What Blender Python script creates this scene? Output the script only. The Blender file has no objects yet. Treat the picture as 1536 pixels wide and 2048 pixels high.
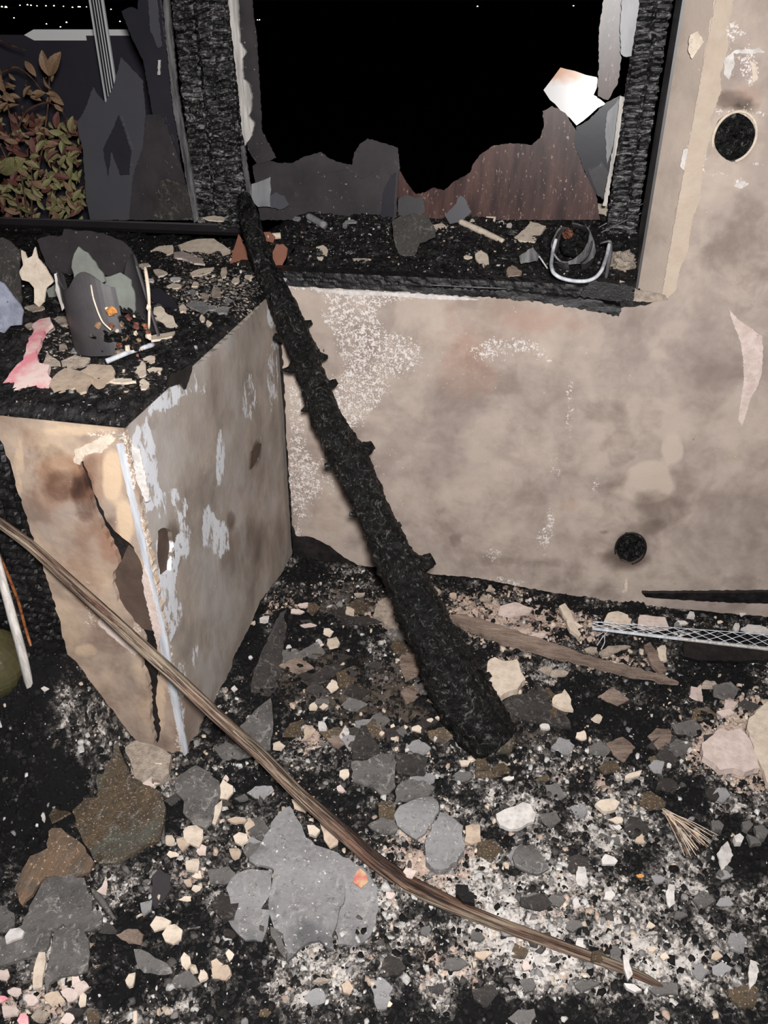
import bpy, math, random
import numpy as np
from mathutils import Vector, Matrix
from mathutils.geometry import delaunay_2d_cdt

random.seed(7)
RNG = np.random.RandomState(7)
SC = bpy.context.scene
COL = SC.collection

# ------------------------------------------------------------ camera
F_PX = 1650.0
PITCH = math.radians(32.0)
YAW = math.radians(12.2)
CAM = np.array([0.0, -2.02, 1.5])
FW = np.array([-math.sin(YAW) * math.cos(PITCH), math.cos(YAW) * math.cos(PITCH), -math.sin(PITCH)])
RT = np.array([math.cos(YAW), math.sin(YAW), 0.0])
UP = np.cross(RT, FW)
cam_d = bpy.data.cameras.new('camera')
cam_d.sensor_fit = 'VERTICAL'
cam_d.sensor_height = 36.0
cam_d.lens = F_PX / 2048.0 * 36.0
cam_d.clip_end = 500
cam = bpy.data.objects.new('camera', cam_d)
COL.objects.link(cam)
m = Matrix.Identity(4)
for i in range(3):
    m[i][0] = RT[i]; m[i][1] = UP[i]; m[i][2] = -FW[i]; m[i][3] = CAM[i]
cam.matrix_world = m
SC.camera = cam

# ------------------------------------------------------------ world, light, exposure
world = bpy.data.worlds.new('night_sky')
SC.world = world
world.use_nodes = True
world.node_tree.nodes['Background'].inputs[0].default_value = (0.02, 0.02, 0.06, 1)
world.node_tree.nodes['Background'].inputs[1].default_value = 0.03
ld = bpy.data.lights.new('phone_torch', 'AREA')
ld.shape = 'DISK'
ld.size = 0.10
ld.energy = 60
ld.color = (1.0, 0.985, 0.97)
lo = bpy.data.objects.new('phone_torch', ld)
COL.objects.link(lo)
lo.location = (0.05, -2.05, 1.60)
lo.rotation_euler = Vector((-0.33, 2.0, -1.22)).to_track_quat('-Z', 'Y').to_euler()
SC.view_settings.view_transform = 'Standard'
SC.view_settings.look = 'None'
SC.view_settings.gamma = 1
SC.view_settings.use_curve_mapping = False
SC.view_settings.exposure = 0.0

# ------------------------------------------------------------ maths helpers
def ray(px, py):
    return FW + RT * ((px - 768.0) / F_PX) - UP * ((py - 1024.0) / F_PX)
def pplane(px, py, p0, n):
    d = ray(px, py)
    t = np.dot(np.asarray(p0, float) - CAM, n) / np.dot(d, n)
    return CAM + d * t
def PY(px, py, y=0.0): return pplane(px, py, (0, y, 0), np.array([0, 1., 0]))
def PX(px, py, x): return pplane(px, py, (x, 0, 0), np.array([1., 0, 0]))
def PZ(px, py, z=0.0): return pplane(px, py, (0, 0, z), np.array([0, 0, 1.]))
def PS(px, py, surf):
    z = 0.0 if surf is HF else 0.88
    for _ in range(10):
        p = PZ(px, py, z)
        z = float(surf(np.array([p[0]]), np.array([p[1]]))[0])
    return PZ(px, py, z)
def depth(p): return float(np.dot(np.asarray(p) - CAM, FW))

def _h(ix, iy, iz, s):
    n = (ix * 374761393 + iy * 668265263 + iz * 2147483647 + s * 1274126177) & 0xffffffff
    n = ((n ^ (n >> 13)) * 1274126177) & 0xffffffff
    n = (n ^ (n >> 16)) & 0xffffffff
    return n / 4294967295.0
def vnoise(x, y, z=None, s=0):
    x = np.asarray(x, float); y = np.asarray(y, float)
    z = np.zeros_like(x) if z is None else np.asarray(z, float)
    xi = np.floor(x).astype(np.int64); yi = np.floor(y).astype(np.int64); zi = np.floor(z).astype(np.int64)
    fx, fy, fz = x - xi, y - yi, z - zi
    fx = fx * fx * (3 - 2 * fx); fy = fy * fy * (3 - 2 * fy); fz = fz * fz * (3 - 2 * fz)
    r = 0
    for dx in (0, 1):
        for dy in (0, 1):
            for dz in (0, 1):
                w = (fx if dx else 1 - fx) * (fy if dy else 1 - fy) * (fz if dz else 1 - fz)
                r = r + w * _h(xi + dx, yi + dy, zi + dz, s)
    return r
def fbm(x, y, z=None, o=4, s=0):
    r = 0; a = 0.5; t = 0
    z = np.zeros_like(np.asarray(x, float)) if z is None else z
    for i in range(o):
        r = r + a * vnoise(np.asarray(x) * 2 ** i + 17.3 * i, np.asarray(y) * 2 ** i, np.asarray(z) * 2 ** i, s + i); t += a; a *= .5
    return r / t - 0.5
def cells(x, y, sc, s=0, tilt=1.0):
    """broken-flag relief: every cell is a small tilted plane; returns height in -.5...5"""
    X = x * sc; Y = y * sc
    xi = np.floor(X).astype(np.int64); yi = np.floor(Y).astype(np.int64)
    best = np.full(X.shape, 9.0); h = np.zeros(X.shape)
    for dx in (-1, 0, 1):
        for dy in (-1, 0, 1):
            cx = xi + dx; cy = yi + dy
            jx = cx + _h(cx, cy, 0, s); jy = cy + _h(cx, cy, 1, s)
            d = (X - jx) ** 2 + (Y - jy) ** 2
            hh = _h(cx, cy, 2, s) - .5 + tilt * ((X - jx) * (_h(cx, cy, 3, s) - .5) + (Y - jy) * (_h(cx, cy, 4, s) - .5))
            k = d < best
            best = np.where(k, d, best); h = np.where(k, hh, h)
    return h
def sst(a, b, x):
    t = np.clip((np.asarray(x, float) - a) / (b - a), 0, 1)
    return t * t * (3 - 2 * t)
def blobs(P, fn, dims, lst):
    out = np.zeros(len(P))
    nx = fbm(P[:, 0] * 14, P[:, 1] * 14, P[:, 2] * 14, 3, 5) * .9
    for px, py, rx, ry, w in lst:
        c = fn(px, py)
        A = np.array([(fn(px + rx, py) - c)[dims], (fn(px, py + ry) - c)[dims]]).T
        q = np.linalg.solve(A, (P[:, dims] - c[dims]).T)
        r = np.sqrt((q ** 2).sum(0)) + nx
        out += w * (1 - sst(.55, 1.25, r))
    return out

# surfaces things lie on
def HF(x, y):
    base = .018 * fbm(x * 3, y * 3, None, 3, 1) + .010 * fbm(x * 14, y * 14, None, 3, 2)
    heap = .27 * (1 - sst(-1.0, -.84, x + .05 * fbm(x * 6, y * 6, None, 3, 4))) * sst(-1.12, -.84, y)
    back = -.012 * sst(-.12, 0.0, y)
    return base + heap + back
def HFd(x, y):
    return HF(x, y) + .012 * cells(x, y, 34, 3, 1.2) + .007 * cells(x, y, 90, 4, 1.2) + .006 * fbm(x * 60, y * 60, None, 3, 6)
def HL(x, y):
    return .866 + .006 * fbm(x * 9, y * 9, None, 3, 8) + .03 * (1 - sst(-1.16, -1.0, x)) * sst(-.7, -.5, y) * (1 - sst(-.2, .0, y)) + (.16 * y + .018) * sst(-.95, -.74, x) * sst(0, .1, y)
def HLd(x, y):
    e = sst(-.823, -.80, y) * (1 - sst(-.745, -.727, x) * (y < -.03))
    return .85 + (HL(x, y) - .85 + .008 * cells(x, y * .55, 40, 13, 1.0) + .005 * fbm(x * 80, y * 80, None, 3, 16)) * e
def HS(x, y):
    return .885 + .16 * y + .012 * fbm(x * 9, y * 9, None, 3, 9)
def HSd(x, y):
    return HS(x, y) + .010 * cells(x * .5, y, 45, 23, 1.0) + .006 * fbm(x * 40, y * 110, None, 3, 26)

# ------------------------------------------------------------ object helpers
ORG = {}
def link(o, parent=None):
    COL.objects.link(o)
    if parent is not None: o.parent = parent
    return o
def thing(name, label=None, cat=None, loc=(0, 0, 0), group=None, kind=None):
    o = bpy.data.objects.new(name, None)
    o.empty_display_size = .05
    o.location = loc; ORG[o.name] = np.array(loc, float)
    if label: o['label'] = label
    if cat: o['category'] = cat
    if group: o['group'] = group
    if kind: o['kind'] = kind
    return link(o)
def obj(name, V, F, mat, parent=None, label=None, cat=None, group=None, kind=None, smooth=False, col=None, mats=None, mi=None):
    V = np.asarray(V, float).reshape(-1, 3)
    if parent is None:
        mn, mx = V.min(0), V.max(0)
        org = np.array([(mn[0] + mx[0]) / 2, (mn[1] + mx[1]) / 2, mn[2]]); loc = org
    else:
        org = ORG[parent.name]; loc = np.zeros(3)
    me = bpy.data.meshes.new(name)
    if isinstance(F, np.ndarray):
        nf, k = F.shape
        me.vertices.add(len(V)); me.vertices.foreach_set('co', (V - org).ravel())
        me.loops.add(nf * k); me.loops.foreach_set('vertex_index', F.ravel().astype(np.int32))
        me.polygons.add(nf)
        me.polygons.foreach_set('loop_start', np.arange(0, nf * k, k, dtype=np.int32))
        me.update(calc_edges=True)
    else:
        me.from_pydata([tuple(v) for v in (V - org)], [], F)
    me.validate()
    if smooth: me.polygons.foreach_set('use_smooth', np.ones(len(me.polygons), bool))
    if col is not None:
        a = me.color_attributes.new('mask', 'FLOAT_COLOR', 'POINT')
        a.data.foreach_set('color', np.asarray(col, np.float32).ravel())
    for mm in (mats or [mat]): me.materials.append(mm)
    if mi is not None: me.polygons.foreach_set('material_index', np.asarray(mi, np.int32))
    me.update()
    o = bpy.data.objects.new(name, me)
    o.location = loc
    link(o, parent)
    ORG[o.name] = org
    if label: o['label'] = label
    if cat: o['category'] = cat
    if group: o['group'] = group
    if kind: o['kind'] = kind
    return o

def rag(pts, amp, step, seed=0, closed=True):
    """subdivide an outline (k x 2) and roughen it"""
    rr = np.random.RandomState(seed)
    pts = [np.asarray(p, float) for p in pts]
    out = []
    n = len(pts)
    for i in range(n):
        a, b = pts[i], pts[(i + 1) % n]
        L = np.linalg.norm(b - a); k = max(1, int(L / step))
        d = (b - a) / max(L, 1e-9); nn = np.array([-d[1], d[0]])
        for j in range(k):
            q = a + (b - a) * (j / k)
            if j: q = q + nn * rr.uniform(-amp, amp) + d * rr.uniform(-.2, .2) * L / k
            out.append(q)
    return out
def inside(P, poly):
    poly = np.asarray(poly); x, y = P[:, 0], P[:, 1]
    r = np.zeros(len(P), bool); n = len(poly); j = n - 1
    for i in range(n):
        xi, yi = poly[i]; xj, yj = poly[j]
        if yi != yj:
            r ^= ((yi > y) != (yj > y)) & (x < (xj - xi) * (y - yi) / (yj - yi) + xi)
        j = i
    return r
def sheet_mesh(outline, holes, step, thick, to3, nrm, disp=None):
    """triangulated plate with holes; to3 maps plane (u,v) to space, nrm is the outward normal"""
    loops = [outline] + list(holes)
    V = []; E = []
    for lp in loops:
        s = len(V); V += [Vector((float(p[0]), float(p[1]))) for p in lp]
        E += [(s + i, s + (i + 1) % len(lp)) for i in range(len(lp))]
    if step:
        o = np.asarray(outline); mn, mx = o.min(0), o.max(0)
        g = np.stack(np.meshgrid(np.arange(mn[0], mx[0], step), np.arange(mn[1], mx[1], step)), -1).reshape(-1, 2)
        g = g + RNG.uniform(-.3, .3, g.shape) * step
        k = inside(g, outline)
        for h in holes: k &= ~inside(g, h)
        V += [Vector((float(a), float(b))) for a, b in g[k]]
    rv, re, rf = delaunay_2d_cdt(V, E, [], 0, 1e-7)[:3]
    P = np.array([(v[0], v[1]) for v in rv]); T = np.array(rf)
    c = P[T].mean(1)
    k = inside(c, outline)
    for h in holes: k &= ~inside(c, h)
    T = T[k]
    a = P[T]
    area = (a[:, 1, 0] - a[:, 0, 0]) * (a[:, 2, 1] - a[:, 0, 1]) - (a[:, 2, 0] - a[:, 0, 0]) * (a[:, 1, 1] - a[:, 0, 1])
    T[area < 0] = T[area < 0][:, ::-1]
    W = np.array([to3(p) for p in P])
    nrm = np.asarray(nrm, float)
    if disp is not None: W = W + nrm * disp(P)[:, None]
    # does (u,v) winding agree with nrm?
    t = T[0]; nn = np.cross(W[t[1]] - W[t[0]], W[t[2]] - W[t[0]])
    if np.dot(nn, nrm) < 0: T = T[:, ::-1]
    n = len(W)
    V3 = np.vstack([W, W - nrm * thick])
    F = [tuple(t) for t in T] + [tuple(t[::-1] + n) for t in T]
    ed = {}
    for t in T:
        for i in range(3):
            e = (t[i], t[(i + 1) % 3])
            if (e[1], e[0]) in ed: del ed[(e[1], e[0])]
            else: ed[e] = 1
    F += [(e[1], e[0], e[0] + n, e[1] + n) for e in ed]
    F = [tuple(int(i) for i in f) for f in F]
    return V3, F, len(T)
def frame(n):
    n = np.asarray(n, float); n = n / np.linalg.norm(n)
    a = np.array([0, 0, 1.]) if abs(n[2]) < .9 else np.array([1., 0, 0])
    u = np.cross(a, n); u /= np.linalg.norm(u)
    return u, np.cross(n, u), n
def shard(name, px, p0, n, thick, mat, jag=.24, step=.012, parent=None, curve=0., seed=None, grid=None, **kw):
    """a broken piece: outline given where the eye meets the plane (p0, n)"""
    u, v, n = frame(n); p0 = np.asarray(p0, float)
    if np.dot(n, CAM - p0) < 0: n = -n; v = -v
    pts = [pplane(a, b, p0, n) - p0 for a, b in px]
    q = [np.array([np.dot(p, u), np.dot(p, v)]) for p in pts]
    sd = seed if seed is not None else int(abs(px[0][0] * 7 + px[0][1] * 13)) % 9999
    q = rag(q, step * jag, step, sd)
    qa = np.array(q); c = qa.mean(0); R = np.abs(qa - c).max() + 1e-6
    disp = None
    if curve:
        disp = lambda P: curve * (1 - ((P[:, 0] - c[0]) / R) ** 2)
        grid = grid or R / 5
    V, F, _ = sheet_mesh(q, [], grid, thick, lambda s: p0 + u * s[0] + v * s[1], n, disp)
    return obj(name, V, F, mat, parent, smooth=False, **kw)
def lying(name, px, surf, thick, mat, tilt=(0, 0), dz=.012, **kw):
    c = np.mean(px, 0); p = PS(c[0], c[1], surf)
    n = np.array([tilt[0], tilt[1], 1.0])
    return shard(name, px, p + [0, 0, dz + thick], n, thick, mat, **kw)
def standing(name, px, y, thick, mat, lean=0., yaw=0., **kw):
    c = np.mean(px, 0); p = PY(c[0], c[1], y)
    return shard(name, px, p, np.array([yaw, -1., lean]), thick, mat, **kw)
def frames_along(P):
    P = np.asarray(P, float); T = np.gradient(P, axis=0); T /= np.linalg.norm(T, axis=1)[:, None]
    ref = np.array([0, 0, 1.]) if abs(T[0][2]) < .85 else np.array([0, 1., 0])
    U = []; u = np.cross(T[0], ref); u /= np.linalg.norm(u)
    for t in T:
        u = u - t * np.dot(u, t); u /= np.linalg.norm(u); U.append(u)
    U = np.array(U); return T, U, np.cross(T, U)
def resample(P, R, n):
    P = np.asarray(P, float); R = np.asarray(R, float)
    s = np.r_[0, np.cumsum(np.linalg.norm(np.diff(P, axis=0), axis=1))]
    t = np.linspace(0, s[-1], n)
    Q = np.stack([np.interp(t, s, P[:, i]) for i in range(3)], 1)
    k = max(1, n // (len(P) * 2))
    for _ in range(k):
        Q[1:-1] = .25 * Q[:-2] + .5 * Q[1:-1] + .25 * Q[2:]
    return Q, np.interp(t, s, R)
def tube_mesh(P, R, seg=8, disp=None, flat=1.0):
    T, U, W = frames_along(P); n = len(P); R = np.broadcast_to(R, (n,))
    a = np.arange(seg) * 2 * math.pi / seg
    rr = np.repeat(R[:, None], seg, 1).astype(float)
    if disp is not None:
        L = np.r_[0, np.cumsum(np.linalg.norm(np.diff(P, axis=0), axis=1))]
        rr = rr * (1 + disp(np.repeat(L[:, None], seg, 1), np.repeat(a[None], n, 0)))
    V = P[:, None] + U[:, None] * (np.cos(a)[None, :, None] * rr[..., None]) + W[:, None] * (np.sin(a)[None, :, None] * rr[..., None] * flat)
    V = V.reshape(-1, 3); F = []
    for i in range(n - 1):
        for j in range(seg):
            k = (j + 1) % seg
            F.append((i * seg + j, i * seg + k, (i + 1) * seg + k, (i + 1) * seg + j))
    F.append(tuple(range(seg))[::-1]); F.append(tuple((n - 1) * seg + j for j in range(seg)))
    return V, F
def tube(name, pts, r, mat, parent=None, seg=8, n=None, disp=None, flat=1.0, axcol=False, **kw):
    R = np.full(len(pts), r, float) if np.isscalar(r) else np.asarray(r, float)
    Q, RR = resample(pts, R, n or len(pts) * 4)
    V, F = tube_mesh(Q, RR, seg, disp, flat)
    if axcol:
        L = np.r_[0, np.cumsum(np.linalg.norm(np.diff(Q, axis=0), axis=1))]; A = np.arange(seg) * 2 * math.pi / seg
        kw['col'] = np.stack([np.repeat(L, seg), np.tile(np.cos(A), len(L)), np.tile(np.sin(A), len(L)), np.ones(len(V))], 1)
    return obj(name, V, F, mat, parent, smooth=True, **kw)
def merge(parts):
    V = []; F = []; s = 0
    for v, f in parts:
        V.append(np.asarray(v)); F += [tuple(int(i) + s for i in ff) for ff in f]; s += len(v)
    return np.vstack(V), F
def box_mesh(a, b):
    x0, y0, z0 = a; x1, y1, z1 = b
    V = [(x0, y0, z0), (x1, y0, z0), (x1, y1, z0), (x0, y1, z0), (x0, y0, z1), (x1, y0, z1), (x1, y1, z1), (x0, y1, z1)]
    F = [(0, 3, 2, 1), (4, 5, 6, 7), (0, 1, 5, 4), (1, 2, 6, 5), (2, 3, 7, 6), (3, 0, 4, 7)]
    return V, F
def char_beam(name, p0, p1, w, d, mat, parent=None, amp=.006, rowh=.013, colw=.03, step=.0035, side=(1, 0, 0), seed=0, **kw):
    """rectangular charred timber with alligator cracking: w across `side`, d across the other way"""
    p0 = np.asarray(p0, float); p1 = np.asarray(p1, float); L = np.linalg.norm(p1 - p0); t = (p1 - p0) / L
    s = np.asarray(side, float); s = s - t * np.dot(s, t); s /= np.linalg.norm(s); q = np.cross(t, s)
    nl = max(2, int(L / step)); per = []
    def seg(a, b, nrm):
        k = max(2, int(np.linalg.norm(np.subtract(b, a)) / step))
        for i in range(k): per.append((a[0] + (b[0] - a[0]) * i / k, a[1] + (b[1] - a[1]) * i / k, nrm[0], nrm[1]))
    hw, hd = w / 2, d / 2
    seg((-hw, -hd), (hw, -hd), (0, -1)); seg((hw, -hd), (hw, hd), (1, 0)); seg((hw, hd), (-hw, hd), (0, 1)); seg((-hw, hd), (-hw, -hd), (-1, 0))
    per = np.array(per); n = len(per)
    cum = np.arange(n) * step
    Lg = np.linspace(0, L, nl)
    A, B = np.meshgrid(Lg, cum, indexing='ij')
    wa = A + .010 * fbm(A * 25, B * 25, None, 3, seed) * 2; wb = B + .008 * fbm(A * 22, B * 22, None, 3, seed + 9) * 2
    col = wb / colw; ci = np.floor(col).astype(np.int64)
    row = wa / (rowh * (.8 + .5 * _h(ci, 3, 5, seed))) + _h(ci, 0, 0, seed) * 5
    fr = np.abs(row - np.floor(row) - .5) * 2; fc = np.abs(col - np.floor(col) - .5) * 2
    dr = np.maximum(sst(.45, 1.0, fr), sst(.8, 1.0, fc))
    D = -amp * dr + amp * .6 * (_h(np.floor(row).astype(np.int64), ci, 1, seed) - .5) + amp * .5 * fbm(A * 130, B * 130, None, 2, seed + 2)
    X = per[None, :, 0] + per[None, :, 2] * D; Y = per[None, :, 1] + per[None, :, 3] * D
    V = p0 + t * A[..., None] + s * X[..., None] + q * Y[..., None]
    V = V.reshape(-1, 3)
    I = np.arange(nl * n).reshape(nl, n)
    a = I[:-1]; b = I[1:]
    F = np.stack([a, np.roll(a, -1, 1), np.roll(b, -1, 1), b], -1).reshape(-1, 4)
    F = [tuple(x) for x in F.tolist()] + [tuple(range(n))[::-1], tuple(((nl - 1) * n + np.arange(n)).tolist())]
    return obj(name, V, F, mat, parent, smooth=False, **kw)
def hfield(name, x0, x1, y0, y1, step, H, mat, colf=None, skirt=None, keep=None, **kw):
    xs = np.arange(x0, x1 + step / 2, step); ys = np.arange(y0, y1 + step / 2, step)
    X, Y = np.meshgrid(xs, ys, indexing='xy'); Z = H(X, Y)
    P = np.stack([X, Y, Z], -1).reshape(-1, 3)
    ny, nx = X.shape; I = np.arange(nx * ny).reshape(ny, nx)
    F = np.stack([I[:-1, :-1], I[:-1, 1:], I[1:, 1:], I[1:, :-1]], -1).reshape(-1, 4)
    if keep is not None:
        c = P[F].mean(1); F = F[keep(c[:, 0], c[:, 1])]
    if skirt is not None:
        b = np.r_[I[0, :], I[1:, -1], I[-1, -2::-1], I[-2:0:-1, 0]]
        n = len(P); S = P[b].copy(); S[:, 2] = skirt
        P = np.vstack([P, S]); k = np.arange(len(b)); k2 = np.roll(k, -1)
        F = np.vstack([F, np.stack([b[k2], b[k], n + k, n + k2], -1)])
    return obj(name, P, F, mat, col=None if colf is None else colf(P), **kw)

# ------------------------------------------------------------ materials
def srgb(r, g, b):
    f = lambda c: (c / 255 / 12.92) if c <= 10 else ((c / 255 + .055) / 1.055) ** 2.4
    return (f(r), f(g), f(b), 1.0)
class NT:
    def __init__(s, name):
        s.m = bpy.data.materials.new(name); s.m.use_nodes = True; s.t = s.m.node_tree; s.n = s.t.nodes; s.l = s.t.links
        s.b = s.n['Principled BSDF']; s.tc = s.n.new('ShaderNodeTexCoord').outputs['Object']
    def put(s, sock, v):
        if isinstance(v, bpy.types.NodeSocket): s.l.new(v, sock)
        else: sock.default_value = v
    def noise(s, sc, det=4, rough=.6, dist=0., vec=None, stretch=None):
        n = s.n.new('ShaderNodeTexNoise'); n.inputs['Scale'].default_value = sc; n.inputs['Detail'].default_value = det
        n.inputs['Roughness'].default_value = rough; n.inputs['Distortion'].default_value = dist
        v = vec or s.tc
        if stretch: v = s.vmul(v, stretch)
        s.l.new(v, n.inputs['Vector']); return n.outputs['Fac']
    def vmul(s, v, k):
        n = s.n.new('ShaderNodeVectorMath'); n.operation = 'MULTIPLY'; s.l.new(v, n.inputs[0]); n.inputs[1].default_value = k; return n.outputs[0]
    def vor(s, sc, feat='F1', out='Distance', vec=None, rnd=1.0, stretch=None):
        n = s.n.new('ShaderNodeTexVoronoi'); n.feature = feat; n.inputs['Scale'].default_value = sc; n.inputs['Randomness'].default_value = rnd
        v = vec or s.tc
        if stretch: v = s.vmul(v, stretch)
        s.l.new(v, n.inputs['Vector']); return n.outputs[out]
    def math(s, op, a, b=0., clamp=False):
        n = s.n.new('ShaderNodeMath'); n.operation = op; n.use_clamp = clamp; s.put(n.inputs[0], a); s.put(n.inputs[1], b); return n.outputs[0]
    def rng(s, v, a, b, c=0., d=1.):
        n = s.n.new('ShaderNodeMapRange'); s.put(n.inputs[0], v); n.inputs[1].default_value = a; n.inputs[2].default_value = b
        n.inputs[3].default_value = c; n.inputs[4].default_value = d; return n.outputs[0]
    def mix(s, f, a, b):
        n = s.n.new('ShaderNodeMix'); n.data_type = 'RGBA'; s.put(n.inputs[0], f); s.put(n.inputs[6], a); s.put(n.inputs[7], b); return n.outputs[2]
    def sep(s, c):
        n = s.n.new('ShaderNodeSeparateColor'); s.l.new(c, n.inputs[0]); return n.outputs
    def attr(s, name='mask'):
        n = s.n.new('ShaderNodeAttribute'); n.attribute_name = name; o = s.sep(n.outputs['Color']); return o[0], o[1], o[2], n.outputs['Alpha']
    def bump(s, h, strength=.5, dist=.003):
        n = s.n.new('ShaderNodeBump'); n.inputs['Strength'].default_value = strength; n.inputs['Distance'].default_value = dist
        s.l.new(h, n.inputs['Height']); s.l.new(n.outputs[0], s.b.inputs['Normal'])
    def out(s, col, rough=.7, spec=.3, metal=0.):
        s.put(s.b.inputs['Base Color'], col); s.put(s.b.inputs['Roughness'], rough)
        s.b.inputs['Specular IOR Level'].default_value = spec; s.b.inputs['Metallic'].default_value = metal; return s.m

def plain(name, c1, c2=None, sc=20, rough=.7, spec=.3, metal=0., bump=.3, bd=.002, fleck=None, fl=.68, stretch=None, c3=None, edge=.12, grime=.0):
    """two-tone weathered surface with fine flecks"""
    t = NT(name); c2 = c2 or tuple(x * .5 for x in c1[:3]) + (1,)
    n = t.noise(sc, 6, .65, stretch=stretch)
    col = t.mix(t.rng(n, .5 - edge, .5 + edge), c1, c2)
    if c3: col = t.mix(t.rng(t.noise(sc * .35, 4, .6, .5), .52, .62), col, c3)
    if fleck:
        f = t.noise(sc * 9, 5, .7)
        col = t.mix(t.rng(f, fl, fl + .03), col, fleck)
    if grime:
        g = t.noise(95, 8, .8, .6); g2 = t.noise(42, 8, .82, 1.0)
        col = t.mix(t.math('MULTIPLY', t.rng(g, .55, .64), .8 * grime), col, (.012, .011, .011, 1))
        col = t.mix(t.math('MULTIPLY', t.rng(g2, .54, .64), .65 * grime), col, srgb(196, 190, 184))
        col = t.mix(t.math('MULTIPLY', t.rng(t.noise(7, 5, .7, .5), .52, .66), .4 * grime), col, tuple(x * .45 for x in c1[:3]) + (1,))
    t.bump(t.noise(sc * 4, 6, .7, stretch=stretch), bump, bd)
    return t.out(col, rough, spec, metal)

def plaster_mat(name, base, base2, white, dark, light, pink, stretch=(1, 1, 1), wscale=70, wf=1.5, wmax=.47):
    t = NT(name)
    R, G, B, A = t.attr()
    n1 = t.noise(3.5, 5, .6, .8); n2 = t.noise(14, 5, .65, .3, stretch=stretch); n5 = t.noise(4.5, 4, .6, .25)
    col = t.mix(t.rng(n1, .38, .62), base, base2)
    col = t.mix(t.math('MULTIPLY', t.rng(n2, .42, .66), .35), col, dark)
    nn = t.math('SUBTRACT', n2, .5)
    col = t.mix(t.math('MULTIPLY', t.rng(n5, .50, .60), .45), col, light)
    col = t.mix(t.math('MULTIPLY', t.rng(n5, .47, .38), .40), col, dark)
    pk = t.rng(t.math('ADD', A, t.math('MULTIPLY', nn, .8)), .15, .75)
    col = t.mix(t.math('MULTIPLY', pk, .8), col, pink)
    lm = t.rng(t.math('ADD', B, t.math('MULTIPLY', nn, .6)), .3, .6)
    col = t.mix(t.math('MULTIPLY', lm, .8), col, light)
    dm = t.rng(t.math('ADD', G, t.math('MULTIPLY', nn, .9)), .2, 1.0)
    col = t.mix(dm, col, dark)
    soot = t.rng(t.math('ADD', G, t.math('MULTIPLY', nn, .5)), 1.0, 1.8)
    col = t.mix(soot, col, (.012, .01, .01, 1))
    f = t.noise(wscale, 7, .72, .2, stretch=stretch); fb = t.noise(wscale * 3.2, 5, .7, .4, stretch=stretch)
    w = t.math('ADD', t.math('MINIMUM', R, wmax), t.math('MULTIPLY', t.math('SUBTRACT', f, .5), 1.3))
    w = t.math('ADD', w, t.math('MULTIPLY', t.math('SUBTRACT', fb, .5), wf))
    wm = t.rng(w, .48, .54)
    col = t.mix(wm, col, white)
    dots = t.rng(t.vor(42), .0, .16, 1., 0.)
    dk = t.rng(t.noise(11, 2), .55, .62)
    col = t.mix(t.math('MULTIPLY', t.rng(t.vor(75, stretch=(1, 1, .7)), .05, .09, 1., 0.), t.rng(t.noise(25, 1), .6, .66)), col, white)
    col = t.mix(t.math('MULTIPLY', t.math('MULTIPLY', t.rng(t.vor(19, stretch=(1.3, 1, .6)), .035, .06, 1., 0.), dk), .9), col, (.03, .02, .02, 1))
    h = t.math('ADD', t.math('MULTIPLY', wm, .5), t.math('MULTIPLY', f, .7))
    h = t.math('ADD', h, t.math('MULTIPLY', t.noise(9, 4), 2.2))
    t.bump(h, .35, .003)
    return t.out(col, .75, .25)
M = {}
M['plaster'] = plaster_mat('peeling_tan_plaster', srgb(184, 168, 157), srgb(166, 151, 143), srgb(230, 221, 216), srgb(118, 103, 94), srgb(202, 186, 172), srgb(174, 144, 130))
M['plaster_side'] = plaster_mat('peeling_grey_tan_plaster', srgb(176, 163, 152), srgb(160, 150, 142), srgb(222, 223, 228), srgb(112, 100, 92), srgb(190, 184, 182), srgb(170, 140, 122), stretch=(1, 1, .45), wscale=40, wf=.5, wmax=.6)
M['plaster_front'] = plaster_mat('scorched_tan_plaster', srgb(182, 160, 142), srgb(164, 147, 136), srgb(228, 212, 198), srgb(92, 64, 52), srgb(222, 194, 164), srgb(152, 110, 86))
M['cream'] = plain('cream_plaster_chip', srgb(230, 214, 196), srgb(208, 190, 172), 40, .8, .2, bump=.5, grime=.35, fleck=(.25, .2, .16, 1), fl=.70)
M['whitep'] = plain('white_paint_flake', srgb(226, 220, 216), srgb(198, 190, 186), 50, .7, .3, grime=.4)
M['palepink'] = plain('pale_pink_flake', srgb(226, 207, 199), srgb(206, 185, 176), 40, .75, .2, grime=.4, bump=.5, fleck=(.3, .2, .2, 1), fl=.72)
M['tan'] = plain('tan_plaster_chip', srgb(204, 184, 164), srgb(180, 158, 140), 40, .8, .2, grime=.4)
M['crumb'] = plain('crumbled_render', srgb(208, 192, 176), srgb(166, 150, 138), 60, .9, .1, grime=.5, bump=.9, bd=.006, fleck=(.9, .86, .8, 1), fl=.66)
def char_mat(name='charred_wood', k=1.0, spec=.5, rough=.42):
    t = NT(name)
    n = t.noise(45, 6, .7)
    col = t.mix(t.rng(n, .42, .7), (.0045 * k, .004 * k, .0045 * k, 1), (.02 * k, .018 * k, .018 * k, 1))
    fl = t.noise(230, 4, .7)
    col = t.mix(t.rng(fl, .70, .74), col, (.3, .29, .28, 1))
    t.bump(t.noise(160, 5, .7), .5, .003)
    return t.out(col, rough, spec)
M['char'] = char_mat()
t = NT('alligatored_char')
n = t.noise(34, 6, .7, 1.0, stretch=(.7, .7, 1.6)); col = t.mix(t.rng(n, .42, .6), (.004, .0036, .004, 1), (.03, .028, .029, 1))
col = t.mix(t.rng(t.noise(28, 6, .74, 1.8, stretch=(.6, .6, 2.0)), .54, .62), col, (.30, .285, .28, 1))  # pale wavy ridges: highlights on the char put into the colour
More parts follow.
